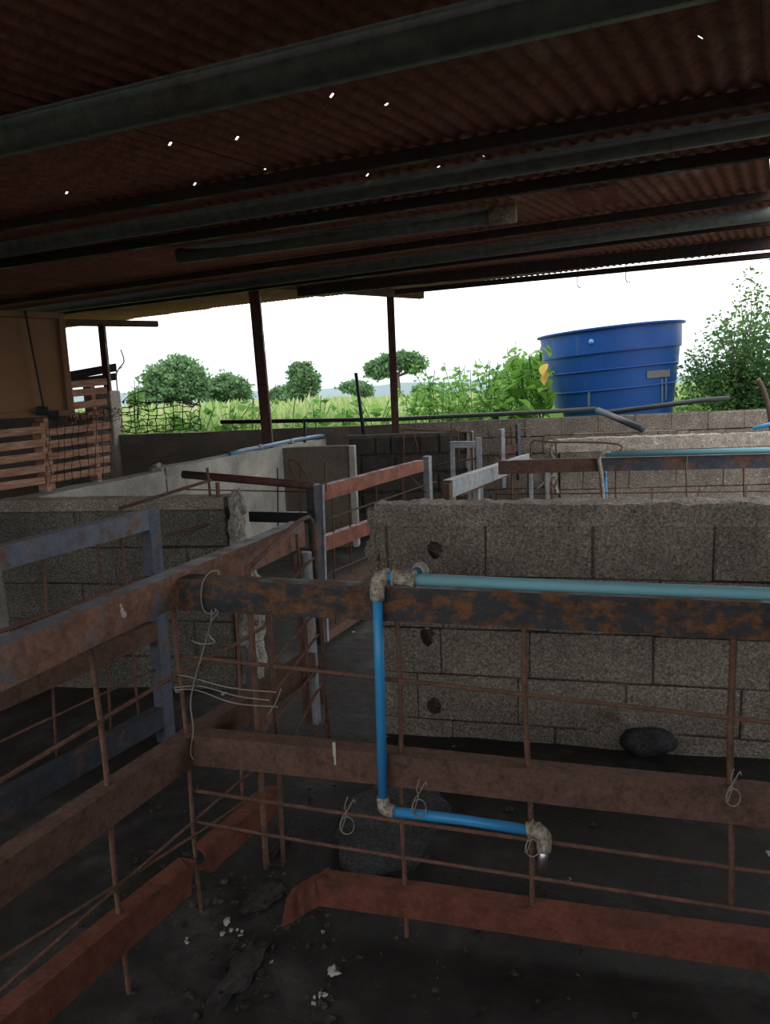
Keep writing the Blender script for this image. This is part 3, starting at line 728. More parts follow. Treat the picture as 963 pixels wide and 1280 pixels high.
# right dark rail fence
f7 = Fence('long blue-black rail fence beyond the right partition carrying a teal pipe', at_z(800, 573, 1.1), 101.5)
f7.rail(623, 585, 745, 581, 0.10, M_RAIL_D); f7.rail(745, 581, 963, 576, 0.10, M_DARKP, e2=1.4)
f7.rod((770, 585), (771, 700)); f7.rod((858, 585), (860, 700)); f7.rod((930, 585), (932, 700)); f7.rod((660, 585), (661, 680)); f7.rod((640, 590), (641, 680)); f7.rod((690, 588), (691, 680))
f7.rod((620, 618), (963, 614), e2=1.0); f7.rod((664, 572), (666, 552), (690, 552.5), (772, 555), (772, 570), r=0.007)
f7.rod((672, 612), (692, 592), r=0.01, mat=M_GREYP); f7.post(664, 590, 665, 680, 0.03, 0.04, M_GREYP); f7.post(684, 590, 685, 680, 0.03, 0.04, M_GREYP)
f7.rod((860, 566), (858, 592), off=-0.012, r=0.003, mat=M_WIRE, name='tie_wire')

# ------------------------------------------------------------------ water pipes
wp = tag(empty('water_pipe', f3.pl.at(475, 1000)), 'blue plastic water pipe dropping down the front fence to a metal spout', 'pipe')
OF = -0.022
TOPO = 0.018
A = lambda x, y, o=OF: f3.pl.at(x, y, o)
RP = 0.0145
tube_part('pipe', [A(472, 742), A(475, 850), A(479, 998)], RP, M_PVC, wp, 14)
elb = tube_part('elbow', smooth_pts([A(472, 750), A(472, 733), A(475, 724), A(484, 721)], 3), 0.021, M_FIT, wp, 14)
tube_part('collar', [A(480, 721), A(486, 721)], 0.024, M_FIT, elb, 14)
tube_part('nipple', [A(484, 721), A(494, 721.5)], RP, M_PVC, wp, 14)
cpl = tube_part('coupling', [A(491, 721.5), A(520, 724)], 0.021, M_FIT, wp, 14)
tube_part('collar', [A(491, 721.5), A(494, 721.7)], 0.0235, M_FIT, cpl, 14)
tube_part('collar', [A(515, 723.5), A(519.5, 724)], 0.024, M_FIT, cpl, 14)
tube_part('nipple', [A(508, 721, 0.0), A(524, 714, 0.04)], RP, M_PVC, wp, 14)
tube_part('collar', [A(524, 714, 0.035), A(528, 712, 0.05)], 0.024, M_FIT, wp, 14)
tube_part('pipe', [A(517, 724), A(740, 734), A(963, 742.5), A(963, 742.5) + (A(963, 742.5) - A(740, 734)) * 2.2], 0.016, M_PVC_T, wp, 14)['label'] = 'faded teal level pipe on the rail'
tube_part('elbow', smooth_pts([A(479, 996), A(480, 1007), A(484, 1012), A(493, 1014)], 3), 0.019, M_FIT, wp, 14)
tube_part('pipe', [A(489, 1014), A(580, 1025), A(664, 1038)], RP, M_PVC, wp, 14)
tube_part('elbow', smooth_pts([A(659, 1037), A(670, 1037), A(680, 1046), A(680, 1062)], 4), 0.021, M_FIT, wp, 14)
tube_part('spout', [A(680, 1060), A(677, 1090)], 0.0155, M_CHROME, wp, 14, radii=[0.017, 0.010])
for x, y in ((522, 985), (520, 1016)):
    pass
tp = tag(empty('water_pipe', f7.pl.at(760, 600)), 'faded teal pipe on the far right rail with grey and blue drops', 'pipe')
A7 = lambda x, y, o=-0.02: f7.pl.at(x, y, o)
tube_part('pipe', [A7(757, 568), A7(963, 562.5), A7(1290, 553)], 0.021, M_PVC_T, tp, 12)
tube_part('drop_hose', smooth_pts([A7(763, 566), A7(754, 567), A7(749, 574), A7(752, 595), A7(757, 660)], 4), 0.017, M_FIT, tp, 12)
tube_part('drop_pipe', [A7(756, 590, 0.07), A7(760, 670, 0.07)], 0.015, M_PVC, tp, 12)
dp = tag(empty('water_pipe', PD.at(400, 548)), 'blue hose strapped along the top of the long pale wall', 'pipe')
hose = [(288, 568), (320, 561), (345, 556), (380, 549), (420, 543), (455, 538), (485, 532), (500, 530)]
tube_part('hose', smooth_pts([PD.at(x, y - 1, 0.03) for x, y in hose], 3), 0.022, plain('blue_hose', (0.11, 0.24, 0.42), 0.5, c2=(0.20, 0.34, 0.46)), dp, 10)
for x, y in ((324, 560), (363, 553), (430, 541), (462, 537)):
    d = PD.d; c = PD.at(x, y - 1, 0.03); tube_part('strap', [c - d * 0.03, c + d * 0.03], 0.03, M_FIT, dp, 10)
tube_part('hose_clip', [PD.at(381, 527, 0.03), PD.at(381, 560, 0.03)], 0.018, M_ROD, dp, 8)
tag(tube_part('water_pipe', [PR.at(942, 536, 0.06), PR.at(963, 530, 0.06), PR.at(1160, 500, 0.06)], 0.02, M_PVC), 'blue pipe lying on the far right partition at the frame edge', 'pipe')
# black pipes on the rear wall
yb = lambda x, y, dy=0.0: at_y(x, y, YB + dy)
tag(tube_part('black_pipe', [yb(276, 527.5, 0.05), yb(490, 524, 0.05), yb(660, 516, 0.05), yb(745, 511, 0.05)], 0.027, M_BLACK), 'long black pipe lying along the rear wall top', 'pipe')
tag(tube_part('black_pipe', [yb(752, 517, 0.06), yb(880, 500, 0.06), yb(912, 498, 0.06)], 0.032, M_BLACK), 'black pipe on the rear wall below the blue tank', 'pipe')
tag(tube_part('black_pipe', [yb(748, 513, -0.10), at_y(803, 536, 8.3)], 0.042, M_BLACKG), 'thick grey-black pipe sloping down from the rear wall top', 'pipe')
tag(tube_part('upright_rod', [yb(445, 466, -0.1), yb(457, 560, -0.1)], 0.022, M_ROD), 'thin dark rod standing up left of the right steel post', 'rod')

# ------------------------------------------------------------------ posts and tie beams carrying the roof
def post(x1, y1, x2, y2, Y, w, label):
    p, q = at_y(x1, y1, Y), at_y(x2, y2, Y); dz = q.z
    q = q + (q - p) * ((q.z - 0.0) / (p.z - q.z))
    bm = bmesh.new(); h = w / 2
    add_hexa(bm, [q + Vector(c) for c in ((-h, -h, 0), (h, -h, 0), (h, h, 0), (-h, h, 0))] + [p + Vector(c) for c in ((-h, -h, 0), (h, -h, 0), (h, h, 0), (-h, h, 0))], 0.004)
    return tag(part('steel_post', bm, M_POST), label, 'post', 'steel roof posts')
post(318, 364, 335, 550, 8.0, 0.105, 'dark maroon steel post left of centre holding the roof beam')
post(488, 371, 494, 522, 9.05, 0.088, 'slim maroon steel post right of centre under the beam end')
post(127, 406, 135, 486, 9.4, 0.075, 'thin dark steel post behind the wooden pallets')
def tie(p, q, w, h, label):
    d = (q - p).normalized(); n = d.cross(Vector((0, 0, 1))).normalized(); bm = bmesh.new()
    if n.y < 0: n = -n
    add_bar(bm, p - n * w / 2, q - n * w / 2, n, w, h, 0.006); return tag(part('tie_beam', bm, M_BEAMW), label, 'beam', 'roof tie beams')
tie(at_y(235, 349, 7.6), at_y(528, 369, 9.2), 0.09, 0.085, 'timber tie beam with a cut end resting on the two maroon posts')
tie(at_y(60, 403, 9.1), at_y(197, 405, 9.9), 0.08, 0.075, 'short timber beam end over the thin left post')
# wire hooks at the eave
for x, y, l in ((722, 349, 'left wire hook dangling from the roof edge above the tank'), (783, 342, 'right wire hook dangling from the roof edge above the tank')):
    b = on_roof(x, y - 8, -0.05); bm = bmesh.new()
    add_tube(bm, [b + Vector(c) for c in ((0, 0, 0.02), (0, 0, -0.13), (0.02, 0, -0.16), (0.05, 0, -0.15))], 0.006, 6)
    tag(part('wire_hook', bm, M_DWIRE, smooth=True), l, 'hook', 'eave wire hooks')

# ------------------------------------------------------------------ left: plywood hatch, pallets, boards, wire mesh
PH = VPlane(at_y(94, 519, 4.5), 46)
hatch = tag(empty('hatch_panel', PH.at(50, 520)), 'brown plywood hatch panel in a wooden frame hanging at far left', 'panel')
s0, s1 = PH.s_of(0, 450) - 0.9, PH.s_of(87, 455)
zt, zb = PH.at(60, 390).z, PH.at(60, 521).z
bm = bmesh.new(); add_box(bm, (0, 0, 0), (s1 - s0, 0.012, zt - zb)); place(bm, PH, s0, zb, 0.03); part('sheet', bm, M_PLY, hatch)
fwid = 0.035
for lo, hi in (((s1 - fwid, 0, zb), (s1, 0.03, zt)), ((s0, 0, zt - fwid), (s1 - fwid, 0.03, zt)), ((s0, 0, zb), (s1 - fwid, 0.03, zb + fwid)), ((s0, 0, zb + fwid), (s0 + fwid, 0.03, zt - fwid))):
    bm = bmesh.new(); add_box(bm, (0, 0, 0), (hi[0] - lo[0], 0.03, hi[2] - lo[2]), 0.003); place(bm, PH, lo[0], lo[2], 0); part('frame_strip', bm, M_PLYF, hatch)
tag(tube_part('hanging_cord', [PH.at(31, 388, -0.02), PH.at(44, 455, -0.02), PH.at(55, 512, -0.02)], 0.006, M_DWIRE), 'dark cord hanging down the face of the plywood hatch', 'cord')
bm = bmesh.new(); G = []
for a_i in range(13):
    col = []
    for b_i in range(9):
        x = 45 + 28 * a_i / 12; t = b_i / 8; y = 508 + (5 if x > 60 else 0) + 11 * t
        q = PH.at(x, y, -0.012 - 0.022 * math.sin(math.pi * t) + 0.012 * noise.noise(Vector((x * 0.35, y * 0.2, 0)))); col.append(bm.verts.new(q + Vector((0, 0, 0.008 * noise.noise(Vector((x * 0.5, 4, y * 0.1)))))))
    G.append(col)
for a_i in range(12):
    for b_i in range(8): bm.faces.new([G[a_i][b_i], G[a_i + 1][b_i], G[a_i + 1][b_i + 1], G[a_i][b_i + 1]])
bmesh.ops.solidify(bm, geom=bm.faces[:], thickness=0.006)
tag(part('cloth_rag', bm, M_CLOTH, smooth=True), 'dark green rag at the lower edge of the plywood hatch', 'rag')

PP = VPlane(PD.p, 17.3)
def pallet(x0, x1, slats, label, off):
    o = tag(empty('wooden_pallet', PP.at((x0 + x1) / 2, 600, off)), label, 'pallet', 'wooden pallets along the left wall')
    for y0, y1 in slats:                                   # centreline pixel heights at the two ends
        p, q = PP.at(x0, y0, off), PP.at(x1, y1, off)
        bar_part('slat', p, q, PP.n, 0.018, 0.047, M_PALLET, o, 0.003)
    return o
sa = [(0, 0)]
pa = pallet(-60, 57, [(548.5, 536.5), (566.5, 553), (583.5, 569), (600, 585), (617, 600)], 'reddish slatted wooden pallet at far left on the pale wall', 0.02)
pb = pallet(59, 139, [(541, 531), (556, 546.5), (571.5, 560), (586.5, 573), (600, 586)], 'lower slatted pallet behind the loose wire mesh', 0.03)
pc = pallet(88, 134, [(481, 477), (492, 487.5), (508, 502), (522, 516)], 'upper greyish slatted pallet beside the plywood hatch', 0.06)
for o, xs, y0, y1, off in ((pa, (-20, 58), 528, 620, 0.04), (pb, (62, 122), 522, 612, 0.05), (pc, (118, 90), 478, 530, 0.08)):
    for x in xs:
        p = PP.at(x, (y0 + y1) / 2, off); s_ = (p - PP.p).dot(PP.d); z1_ = PP.at(x, y0, off).z; z0_ = max(1.10, PP.at(x, y1, off).z)
        bm = bmesh.new(); add_box(bm, (0, 0, 0), (0.045, 0.07, z1_ - z0_), 0.003); place(bm, PP, s_ - 0.02, z0_, off); part('stringer', bm, M_PALLET, o)
tag(bar_part('dark_board', at_y(84, 470, 9.2), at_y(145, 459, 9.6), Vector((0, 1, 0)), 0.03, 0.10, M_BOARD), 'upper of two blackened boards nailed to the thin post', 'board', 'blackened boards')
tag(bar_part('dark_board', at_y(84, 479, 9.2), at_y(145, 470.5, 9.6), Vector((0, 1, 0)), 0.03, 0.09, M_BOARD), 'lower of two blackened boards nailed to the thin post', 'board', 'blackened boards')

def mesh_thing(pl, x0, x1, y_of, off, nv, nh, r, label, mat, curl=0.0, seed=1, wob=0.012):
    rr = random.Random(seed); o = tag(empty('wire_mesh', pl.at((x0 + x1) / 2, y_of((x0 + x1) / 2)[1], off)), label, 'wire mesh', 'loose wire mesh')
    bm = bmesh.new()
    J = lambda: Vector((rr.uniform(-wob, wob), rr.uniform(-wob, wob), rr.uniform(-wob, wob)))
    for i in range(nv + 1):
        x = x0 + (x1 - x0) * i / nv; t, b = y_of(x); n = 5
        add_tube(bm, [pl.at(x + rr.uniform(-1, 1), t + (b - t) * k / n, off - curl * math.sin(math.pi * k / n)) + J() * 0.7 for k in range(n + 1)], r, 4)
    part('upright_wires', bm, mat, o)['kind'] = 'stuff'
    bm = bmesh.new()
    for j in range(nh + 1):
        n = nv * 2
        add_tube(bm, [pl.at(x0 + (x1 - x0) * k / n, y_of(x0 + (x1 - x0) * k / n)[0] + (y_of(x0 + (x1 - x0) * k / n)[1] - y_of(x0 + (x1 - x0) * k / n)[0]) * j / nh, off - curl * math.sin(math.pi * j / nh)) + J() for k in range(n + 1)], r, 4)
    part('cross_wires', bm, mat, o)['kind'] = 'stuff'
    return o
mesh_thing(PP, 62, 138, lambda x: (517 - (x - 62) * 0.1, 606 - (x - 62) * 0.13), -0.03, 8, 6, 0.0022, 'rusty wire mesh draped over the lower pallet', M_DWIRE, seed=4)
o = mesh_thing(PP, 86, 150, lambda x: (510 + (150 - x) * 0.15, 523 + (150 - x) * 0.05), -0.05, 9, 4, 0.0022, 'tangle of dark wire between plywood hatch and pillar', M_DWIRE, seed=5, wob=0.02)
mesh_thing(PB, 152, 250, lambda x: (508 - (x - 152) * 0.10, 540 - (x - 152) * 0.03), 0.03, 9, 5, 0.006, 'roll of dark fence mesh standing on the rear wall', M_DWIRE, 0.06, seed=6, wob=0.022)
mesh_thing(PB, 155, 252, lambda x: (500 - (x - 152) * 0.02 + 8 * math.sin(x * 0.06), 511 - (x - 152) * 0.12 + 6 * math.sin(x * 0.11)), 0.10, 7, 2, 0.006, 'springy loose wires sticking up over the rear wall', M_DWIRE, 0.05, seed=8, wob=0.035)

# ------------------------------------------------------------------ small things near the front
tw = empty('tie_wire', CORNER); tag(tw, 'pale tie wire looped round the corner of the front rail', 'wire', 'tie wires')
cw = lambda pts, o=-0.012: smooth_pts([f3.pl.at(180 + x / 2.832, 600 + y / 2.832, o) for x, y in pts], 4)
tube_part('loop', cw([(265, 335), (262, 322), (235, 326), (210, 360), (203, 420), (215, 465), (245, 474), (255, 458)]), 0.0024, M_WIRE, tw, 6)
tube_part('strand', cw([(240, 458), (238, 500), (225, 545), (205, 620), (182, 700), (165, 790), (175, 885), (165, 960), (175, 990)]), 0.0024, M_WIRE, tw, 6)
tube_part('strand', cw([(250, 455), (262, 470), (240, 500), (228, 545), (250, 575), (200, 580), (168, 568)]), 0.0022, M_WIRE, tw, 6)
t2 = empty('tie_wire', f3.pl.at(222, 850)); tag(t2, 'several pale wires stretched between corner rebar and open gate', 'wire', 'tie wires')
for pts in ([(105, 690), (160, 697), (300, 735), (470, 752)], [(108, 735), (200, 730), (330, 765), (445, 780)], [(110, 742), (190, 745), (320, 790), (475, 803)], [(118, 728), (108, 738), (118, 752), (135, 740), (112, 745)], [(440, 830), (460, 800), (475, 770), (485, 740)]):
    tube_part('strand', cw(pts, 0.0), 0.002, M_WIRE, t2, 6)
for (x, y, l) in ((522, 990, 'twisted wire tie holding the low blue pipe near its elbow'), (664, 1040, 'twisted wire tie at the lower pipe end by the spout'), (915, 977, 'wire twist on the middle rail at far right'), (432, 1012, 'twisted wire ends beside the pipe elbow on the lower mesh')):
    bm = bmesh.new()
    P_ = lambda dx, dy, o=OF - 0.018: f3.pl.at(x + dx, y + dy, o)
    add_tube(bm, smooth_pts([P_(-7, 26), P_(-4, 10), P_(2, 2), P_(10, -12), P_(12, -8)]), 0.0018, 5); add_tube(bm, smooth_pts([P_(-5, 26), P_(1, 6), P_(-1, -4), P_(3, -16)]), 0.0018, 5)
    add_tube(bm, [P_(2 + 9 * math.cos(a), 20 + 11 * math.sin(a)) for a in np.linspace(0, 6.2, 14)], 0.0018, 5)
    tag(part('tie_wire', bm, M_WIRE, smooth=True), l, 'wire', 'tie wires')
bm = bmesh.new(); q = PW.at(803, 917); lump(bm, (q.x, q.y - 0.06, 0.065), 0.115, 0.06, 0.062, 3, 0.35, 1.6, 4.0)
tag(part('stone', bm, M_STONE, smooth=True), 'smooth dark stone lying at the foot of the near right partition', 'stone')
bm = bmesh.new(); rr = random.Random(4)
for i in range(14):
    q = PW.at(rr.uniform(735, 835), rr.uniform(880, 925)); lump(bm, (q.x, q.y - rr.uniform(0.0, 0.03), max(q.z, 0.02)), rr.uniform(0.03, 0.06), 0.008, rr.uniform(0.02, 0.045), 2, 0.9, 2.6, i * 2.0)
part('broken_cement_patch', bm, M_BLOCK, wr)
# bits of broken concrete kerb on the pen floor below the near left fence
rr = random.Random(12)
for i, (x, y, sx, sy, sz, az) in enumerate(((300, 1215, 0.05, 0.16, 0.035, 20), (352, 1045, 0.04, 0.14, 0.03, 15), (330, 1120, 0.06, 0.10, 0.03, 40), (275, 1240, 0.04, 0.09, 0.03, 10), (520, 1000, 0.10, 0.06, 0.02, 100))):
    c = at_z(x, y, 0.01); bm = bmesh.new(); lump(bm, (0, 0, -0.004), sx * 0.7, sy * 0.75, sz * 0.45, 3, 0.8, 2.6, i * 7.0)
    bmesh.ops.rotate(bm, verts=bm.verts, cent=(0, 0, 0), matrix=Matrix.Rotation(-R(az), 3, 'Z')); bmesh.ops.translate(bm, verts=bm.verts, vec=c)
    part('broken_kerb', bm, M_FLOOR, floor, smooth=False)
bm = bmesh.new(); ring = [(432, 1010), (455, 985), (500, 975), (545, 985), (560, 1012), (540, 1040), (520, 1075), (480, 1095), (440, 1090), (420, 1055)]  # thin slab painting the wet floor's sky reflection in bluish grey
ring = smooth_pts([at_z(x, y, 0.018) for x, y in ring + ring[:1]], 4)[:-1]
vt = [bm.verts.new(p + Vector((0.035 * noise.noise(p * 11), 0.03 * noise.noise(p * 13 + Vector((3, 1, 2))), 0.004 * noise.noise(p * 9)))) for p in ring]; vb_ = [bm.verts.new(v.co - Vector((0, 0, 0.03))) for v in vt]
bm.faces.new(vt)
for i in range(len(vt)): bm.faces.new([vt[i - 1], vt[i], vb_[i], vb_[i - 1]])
part('painted_sheen_patch', bm, concrete('floor_sheen_paint', (0.03, 0.033, 0.035), (0.11, 0.118, 0.122), speck_amt=0.1, scale=5, rough=0.6), floor)
rr = random.Random(5)
for i, (x, y, r_) in enumerate(((413, 1221, 0.018), (405, 1240, 0.010), (394, 1252, 0.007), (285, 1160, 0.016), (300, 1165, 0.010), (404, 1168, 0.006), (338, 1206, 0.006), (530, 1120, 0.006), (230, 1180, 0.01))):
    c = at_z(x, y, 0.0)
    for k in range(3):
        bm = bmesh.new(); lump(bm, c + Vector((rr.uniform(-1, 1) * r_, rr.uniform(-1, 1) * r_ * 2, 0.003)), r_ * rr.uniform(0.3, 0.8), r_ * rr.uniform(0.4, 1.1), 0.0018, 2, 1.0, 2.6, i * 3.3 + k)
        part('white_dropping', bm, M_CARD, floor, smooth=True)

# dung and cement crumbs nobody could count on the pen floor
bm = bmesh.new(); rr = random.Random(31)
for i in range(420):
    if i % 3: x, y = rr.gauss(300, 75), rr.gauss(1150, 70)
    else: x, y = rr.uniform(120, 800), rr.uniform(980, 1275)
    c = at_z(x, y, 0.004); r_ = 0.003 + 0.011 * rr.random() ** 3
    lump(bm, c, r_ * rr.uniform(0.7, 1.5), r_ * rr.uniform(0.7, 1.5), r_ * 0.6, 1, 0.9, 2.5, i * 1.3)
part('floor_crumbs', bm, concrete('floor_crumbs', (0.03, 0.027, 0.024), (0.15, 0.12, 0.10), speck_amt=0.1, scale=14), floor)['kind'] = 'stuff'
# ------------------------------------------------------------------ blue tank
YT = 11.3
tc_ = at_y(765, 455, YT); rim = at_y(762, 412, YT)
Rt = (at_y(851, 405, YT) - at_y(673, 423, YT)).length / 2
tank = tag(empty('water_tank', (rim.x, YT, GZ)), 'large open round blue plastic water tank with ribs beyond the rear wall', 'tank')
H_T = rim.z - GZ; TS = 90
TILT = Matrix.Rotation(R(-3.6), 3, 'Y')
prof = []                                                   # radius, depth below the rim
z = 0.0; r_ = Rt - 0.05
prof += [(r_ - 0.02, -0.35), (r_ + 0.0, -0.02), (Rt - 0.01, 0.0), (Rt, -0.008), (Rt - 0.004, -0.03), (r_ + 0.002, -0.032)]
z = -0.035
for k in range(5):
    prof += [(r_, z), (r_ - 0.028, z - 0.255), (r_ - 0.018, z - 0.262), (r_ - 0.018, z - 0.272), (r_ - 0.042, z - 0.280)]
    r_ -= 0.042; z -= 0.28
prof += [(r_ - 0.02, -H_T - 0.02), (0.0, -H_T - 0.02)]
def lathe(prof, c, seg, tilt, piv):
    bm = bmesh.new(); rings = []
    for r0, z0 in prof:
        if r0 < 1e-6: rings.append([bm.verts.new(c + tilt @ Vector((0, 0, z0)))])
        else: rings.append([bm.verts.new(c + tilt @ Vector((r0 * math.cos(2 * math.pi * k / seg), r0 * math.sin(2 * math.pi * k / seg), z0))) for k in range(seg)])
    for a, b in zip(rings, rings[1:]):
        for k in range(seg):
            if len(b) == 1: bm.faces.new([a[k], a[(k + 1) % seg], b[0]])
            else: bm.faces.new([a[k], a[(k + 1) % seg], b[(k + 1) % seg], b[k]])
    return bm
o = part('body', lathe(prof, rim, TS, TILT, None), M_TANK, tank)
o.data.shade_smooth() if False else None
o.data.polygons.foreach_set('use_smooth', [True] * len(o.data.polygons)); o.data.set_sharp_from_angle(angle=R(25))
def on_tank(x, y, d=0.0):
    """nearest point of the tank's flank on a ray"""
    v = ray(x, y)
    for it in range(4000):
        t = YT - Rt - 0.3 + it * 0.001; P = C_O + v * (t / v.y); loc = TILT.transposed() @ (P - rim)
        rad = Rt - 0.05 + 0.15 * loc.z
        if math.hypot(loc.x, loc.y) < rad + d: return P, (TILT @ Vector((loc.x, loc.y, 0)).normalized())
    return P, Vector((0, -1, 0))
bm = bmesh.new()
for dx in range(13):
    pass
def tank_patch(x0, x1, y0, y1, mat, name, d=0.008):
    bm = bmesh.new(); n, m = 8, 3; G = []
    for j in range(m + 1):
        G.append([])
        for i in range(n + 1):
            x = x0 + (x1 - x0) * i / n; y = y0 + (y1 - y0) * j / m - (x - x0) * 0.09 + 1.2 * noise.noise(Vector((x * 0.3, y0 + j, 1.0)))
            P, nn = on_tank(x, y, d); G[-1].append(bm.verts.new(P))
    for j in range(m):
        for i in range(n): bm.faces.new([G[j][i], G[j][i + 1], G[j + 1][i + 1], G[j + 1][i]])
    part(name, bm, mat, tank, smooth=True)
M_PATCH = plain('grey_putty', (0.17, 0.17, 0.165), 0.8); M_DRIP = plain('dried_drips', (0.14, 0.20, 0.26), 0.7)
tank_patch(809, 838, 464, 473, M_PATCH, 'putty_patch', 0.026)
tank_patch(827, 829, 474, 503, M_DRIP, 'drip', 0.022); tank_patch(832, 834, 472, 500, M_DRIP, 'drip', 0.022)
tank_patch(735, 738, 488, 508, M_DRIP, 'drip', 0.022)
P, nn = on_tank(740, 427)
tube_part('outlet_cap', [P - nn * 0.02, P + nn * 0.035], 0.035, plain('cap_blue', (0.10, 0.42, 0.85), 0.4), tank, 14)

# ------------------------------------------------------------------ plants
def leaf_cloud(name, pts, dirs, size, mat, parent, seed=0, tints=None, width=0.5, keep=True):
    """one mesh of folded four-point leaves: pts (N,3) bases, dirs (N,3) directions, size (N,)"""
    rs = np.random.RandomState(seed); n = len(pts); d = dirs / (np.linalg.norm(dirs, axis=1, keepdims=True) + 1e-9)
    r = rs.normal(size=(n, 3)); s = np.cross(d, r); s /= (np.linalg.norm(s, axis=1, keepdims=True) + 1e-9); u = np.cross(s, d)
    L_ = size[:, None]; W = L_ * width * 0.5
    v = np.empty((n, 4, 3)); v[:, 0] = pts; v[:, 1] = pts + d * L_ * 0.45 + s * W + u * L_ * 0.06; v[:, 2] = pts + d * L_ - u * L_ * 0.08; v[:, 3] = pts + d * L_ * 0.45 - s * W + u * L_ * 0.06
    me = bpy.data.meshes.new(name); f = np.arange(n * 4).reshape(n, 4)
    me.vertices.add(n * 4); me.loops.add(n * 4); me.polygons.add(n)
    me.vertices.foreach_set('co', v.ravel()); me.loops.foreach_set('vertex_index', f.ravel()); me.polygons.foreach_set('loop_start', np.arange(n) * 4)
    me.update(calc_edges=True)
    if tints is None: tints = rs.rand(n)
    at = me.attributes.new('tint', 'FLOAT', 'POINT'); at.data.foreach_set('value', np.repeat(tints, 4))
    return link(name, me, mat, parent)
def tree(base, h, blobs, nleaf, lsize, label, mat, group='trees beyond the field', seed=0, trunk_h=None, tr=0.25, cat='tree', name='field_tree', branches=True):
    """blobs: (dx, dz, rx, rz) ellipsoids of the crown, in units of h"""
    rs = np.random.RandomState(seed); o = tag(empty(name, base), label, cat, group); b = np.array(base)
    bm = bmesh.new(); th = (trunk_h or 0.3) * h
    add_tube(bm, smooth_pts([base, base + Vector((0.02 * h, 0, th * 0.5)), base + Vector((0, 0, th))], 3), tr, 7)
    for dx, dz, rx, rz in blobs:
        q = base + Vector((dx * h, 0, dz * h)); add_tube(bm, [base + Vector((0, 0, th * 0.9)), base.lerp(q, 0.6) + Vector((0, 0, th * 0.3)), q], tr * 0.4, 5)
    part('trunk', bm, M_BARK, o, smooth=True)
    P = []; D = []; T_ = []
    tot = sum(rx * rx + rx * rz for _, _, rx, rz in blobs)
    for dx, dz, rx, rz in blobs:
        n = int(nleaf * (rx * rx + rx * rz) / tot); u = rs.normal(size=(n, 3)); u /= np.linalg.norm(u, axis=1, keepdims=True)
        rad = (0.62 + 0.42 * rs.rand(n)) * (1 + 0.26 * np.sin(u[:, 0] * 6 + seed) * np.cos(u[:, 2] * 7 + dx * 9) + 0.16 * np.sin(u[:, 1] * 11 + u[:, 0] * 9) + 0.12 * np.sin(u[:, 2] * 17 + u[:, 0] * 13))
        p = b + np.array([dx * h, 0, dz * h]) + u * rad[:, None] * np.array([rx * h, rx * h * 0.8, rz * h]); P.append(p); D.append(u + rs.normal(size=(n, 3)) * 0.7)
        T_.append(np.clip(0.5 + 0.4 * u[:, 2] + 0.25 * rs.normal(size=n), 0, 1) * 0 + rs.rand(n))
    P = np.vstack(P); D = np.vstack(D)
    leaf_cloud('foliage', P, D, lsize * (0.6 + 0.8 * rs.rand(len(P))), mat, o, seed, np.concatenate(T_), 0.65)
    return o
def base_at(x, Y): q = at_y(x, 500, Y); return Vector((q.x, Y, GZ))
# (height in metres from the pixels above the ground line)
def hpx(px, Y): return px * Y / FPX
YF = 75.0
tree(base_at(222, YF), hpx(64, YF), [(0, 0.62, 0.50, 0.30), (-0.28, 0.52, 0.35, 0.28), (0.28, 0.50, 0.38, 0.28), (0.05, 0.80, 0.34, 0.20), (-0.05, 0.35, 0.55, 0.2)], 15000, 0.36, 'broad round green tree, largest one left of the maroon post', M_TREE_F, seed=1, tr=0.35)
tree(base_at(285, YF + 4), hpx(44, YF), [(0, 0.60, 0.52, 0.34), (-0.30, 0.45, 0.40, 0.30), (0.30, 0.45, 0.38, 0.3)], 9000, 0.34, 'lower rounded tree touching the broad tree on its right', M_TREE_F, seed=2)
tree(base_at(176, YF + 25), hpx(24, YF + 25), [(0, 0.6, 0.5, 0.4), (0.3, 0.45, 0.4, 0.35)], 2500, 0.42, 'small pale tree left of the broad tree', M_TREE_F, seed=3)
tree(base_at(379, YF), hpx(52, YF), [(0, 0.62, 0.30, 0.32), (0.0, 0.82, 0.22, 0.17), (-0.05, 0.36, 0.32, 0.24), (0.15, 0.48, 0.26, 0.22)], 9000, 0.30, 'compact upright tree between the two maroon posts', M_TREE_F, seed=4)
tree(base_at(354, YF + 25), hpx(22, YF + 25), [(0, 0.6, 0.5, 0.38), (-0.4, 0.45, 0.4, 0.3)], 2500, 0.4, 'low pale bush at the left foot of the compact tree', M_TREE_F, seed=5)
tree(base_at(496, 60.0), hpx(66, 60), [(-0.30, 0.62, 0.24, 0.13), (-0.05, 0.78, 0.30, 0.12), (0.22, 0.80, 0.28, 0.12), (0.36, 0.66, 0.18, 0.09), (-0.38, 0.68, 0.16, 0.09)], 10000, 0.24, 'flat crowned spreading tree behind the slim maroon post', M_TREE_F, seed=6, trunk_h=0.55, tr=0.28)
tree(base_at(443, YF + 35), hpx(24, YF + 35), [(0, 0.7, 0.7, 0.3), (0.5, 0.45, 0.5, 0.3)], 2500, 0.42, 'small hazy tree beside the upright rod', M_TREE_F, seed=7)
tree(base_at(527, YF + 15), hpx(20, YF), [(0, 0.6, 0.6, 0.35), (0.7, 0.5, 0.6, 0.35)], 2500, 0.36, 'low bush line right of the flat crowned tree', M_TREE_F, seed=8)
tree(base_at(660, 17.0), hpx(88, 17), [(0, 0.62, 0.28, 0.22), (0.2, 0.75, 0.22, 0.15), (-0.25, 0.5, 0.26, 0.22), (0.3, 0.5, 0.2, 0.25)], 2600, 0.12, 'bushy green tree just left of the blue tank', M_WEED, seed=9, tr=0.05)
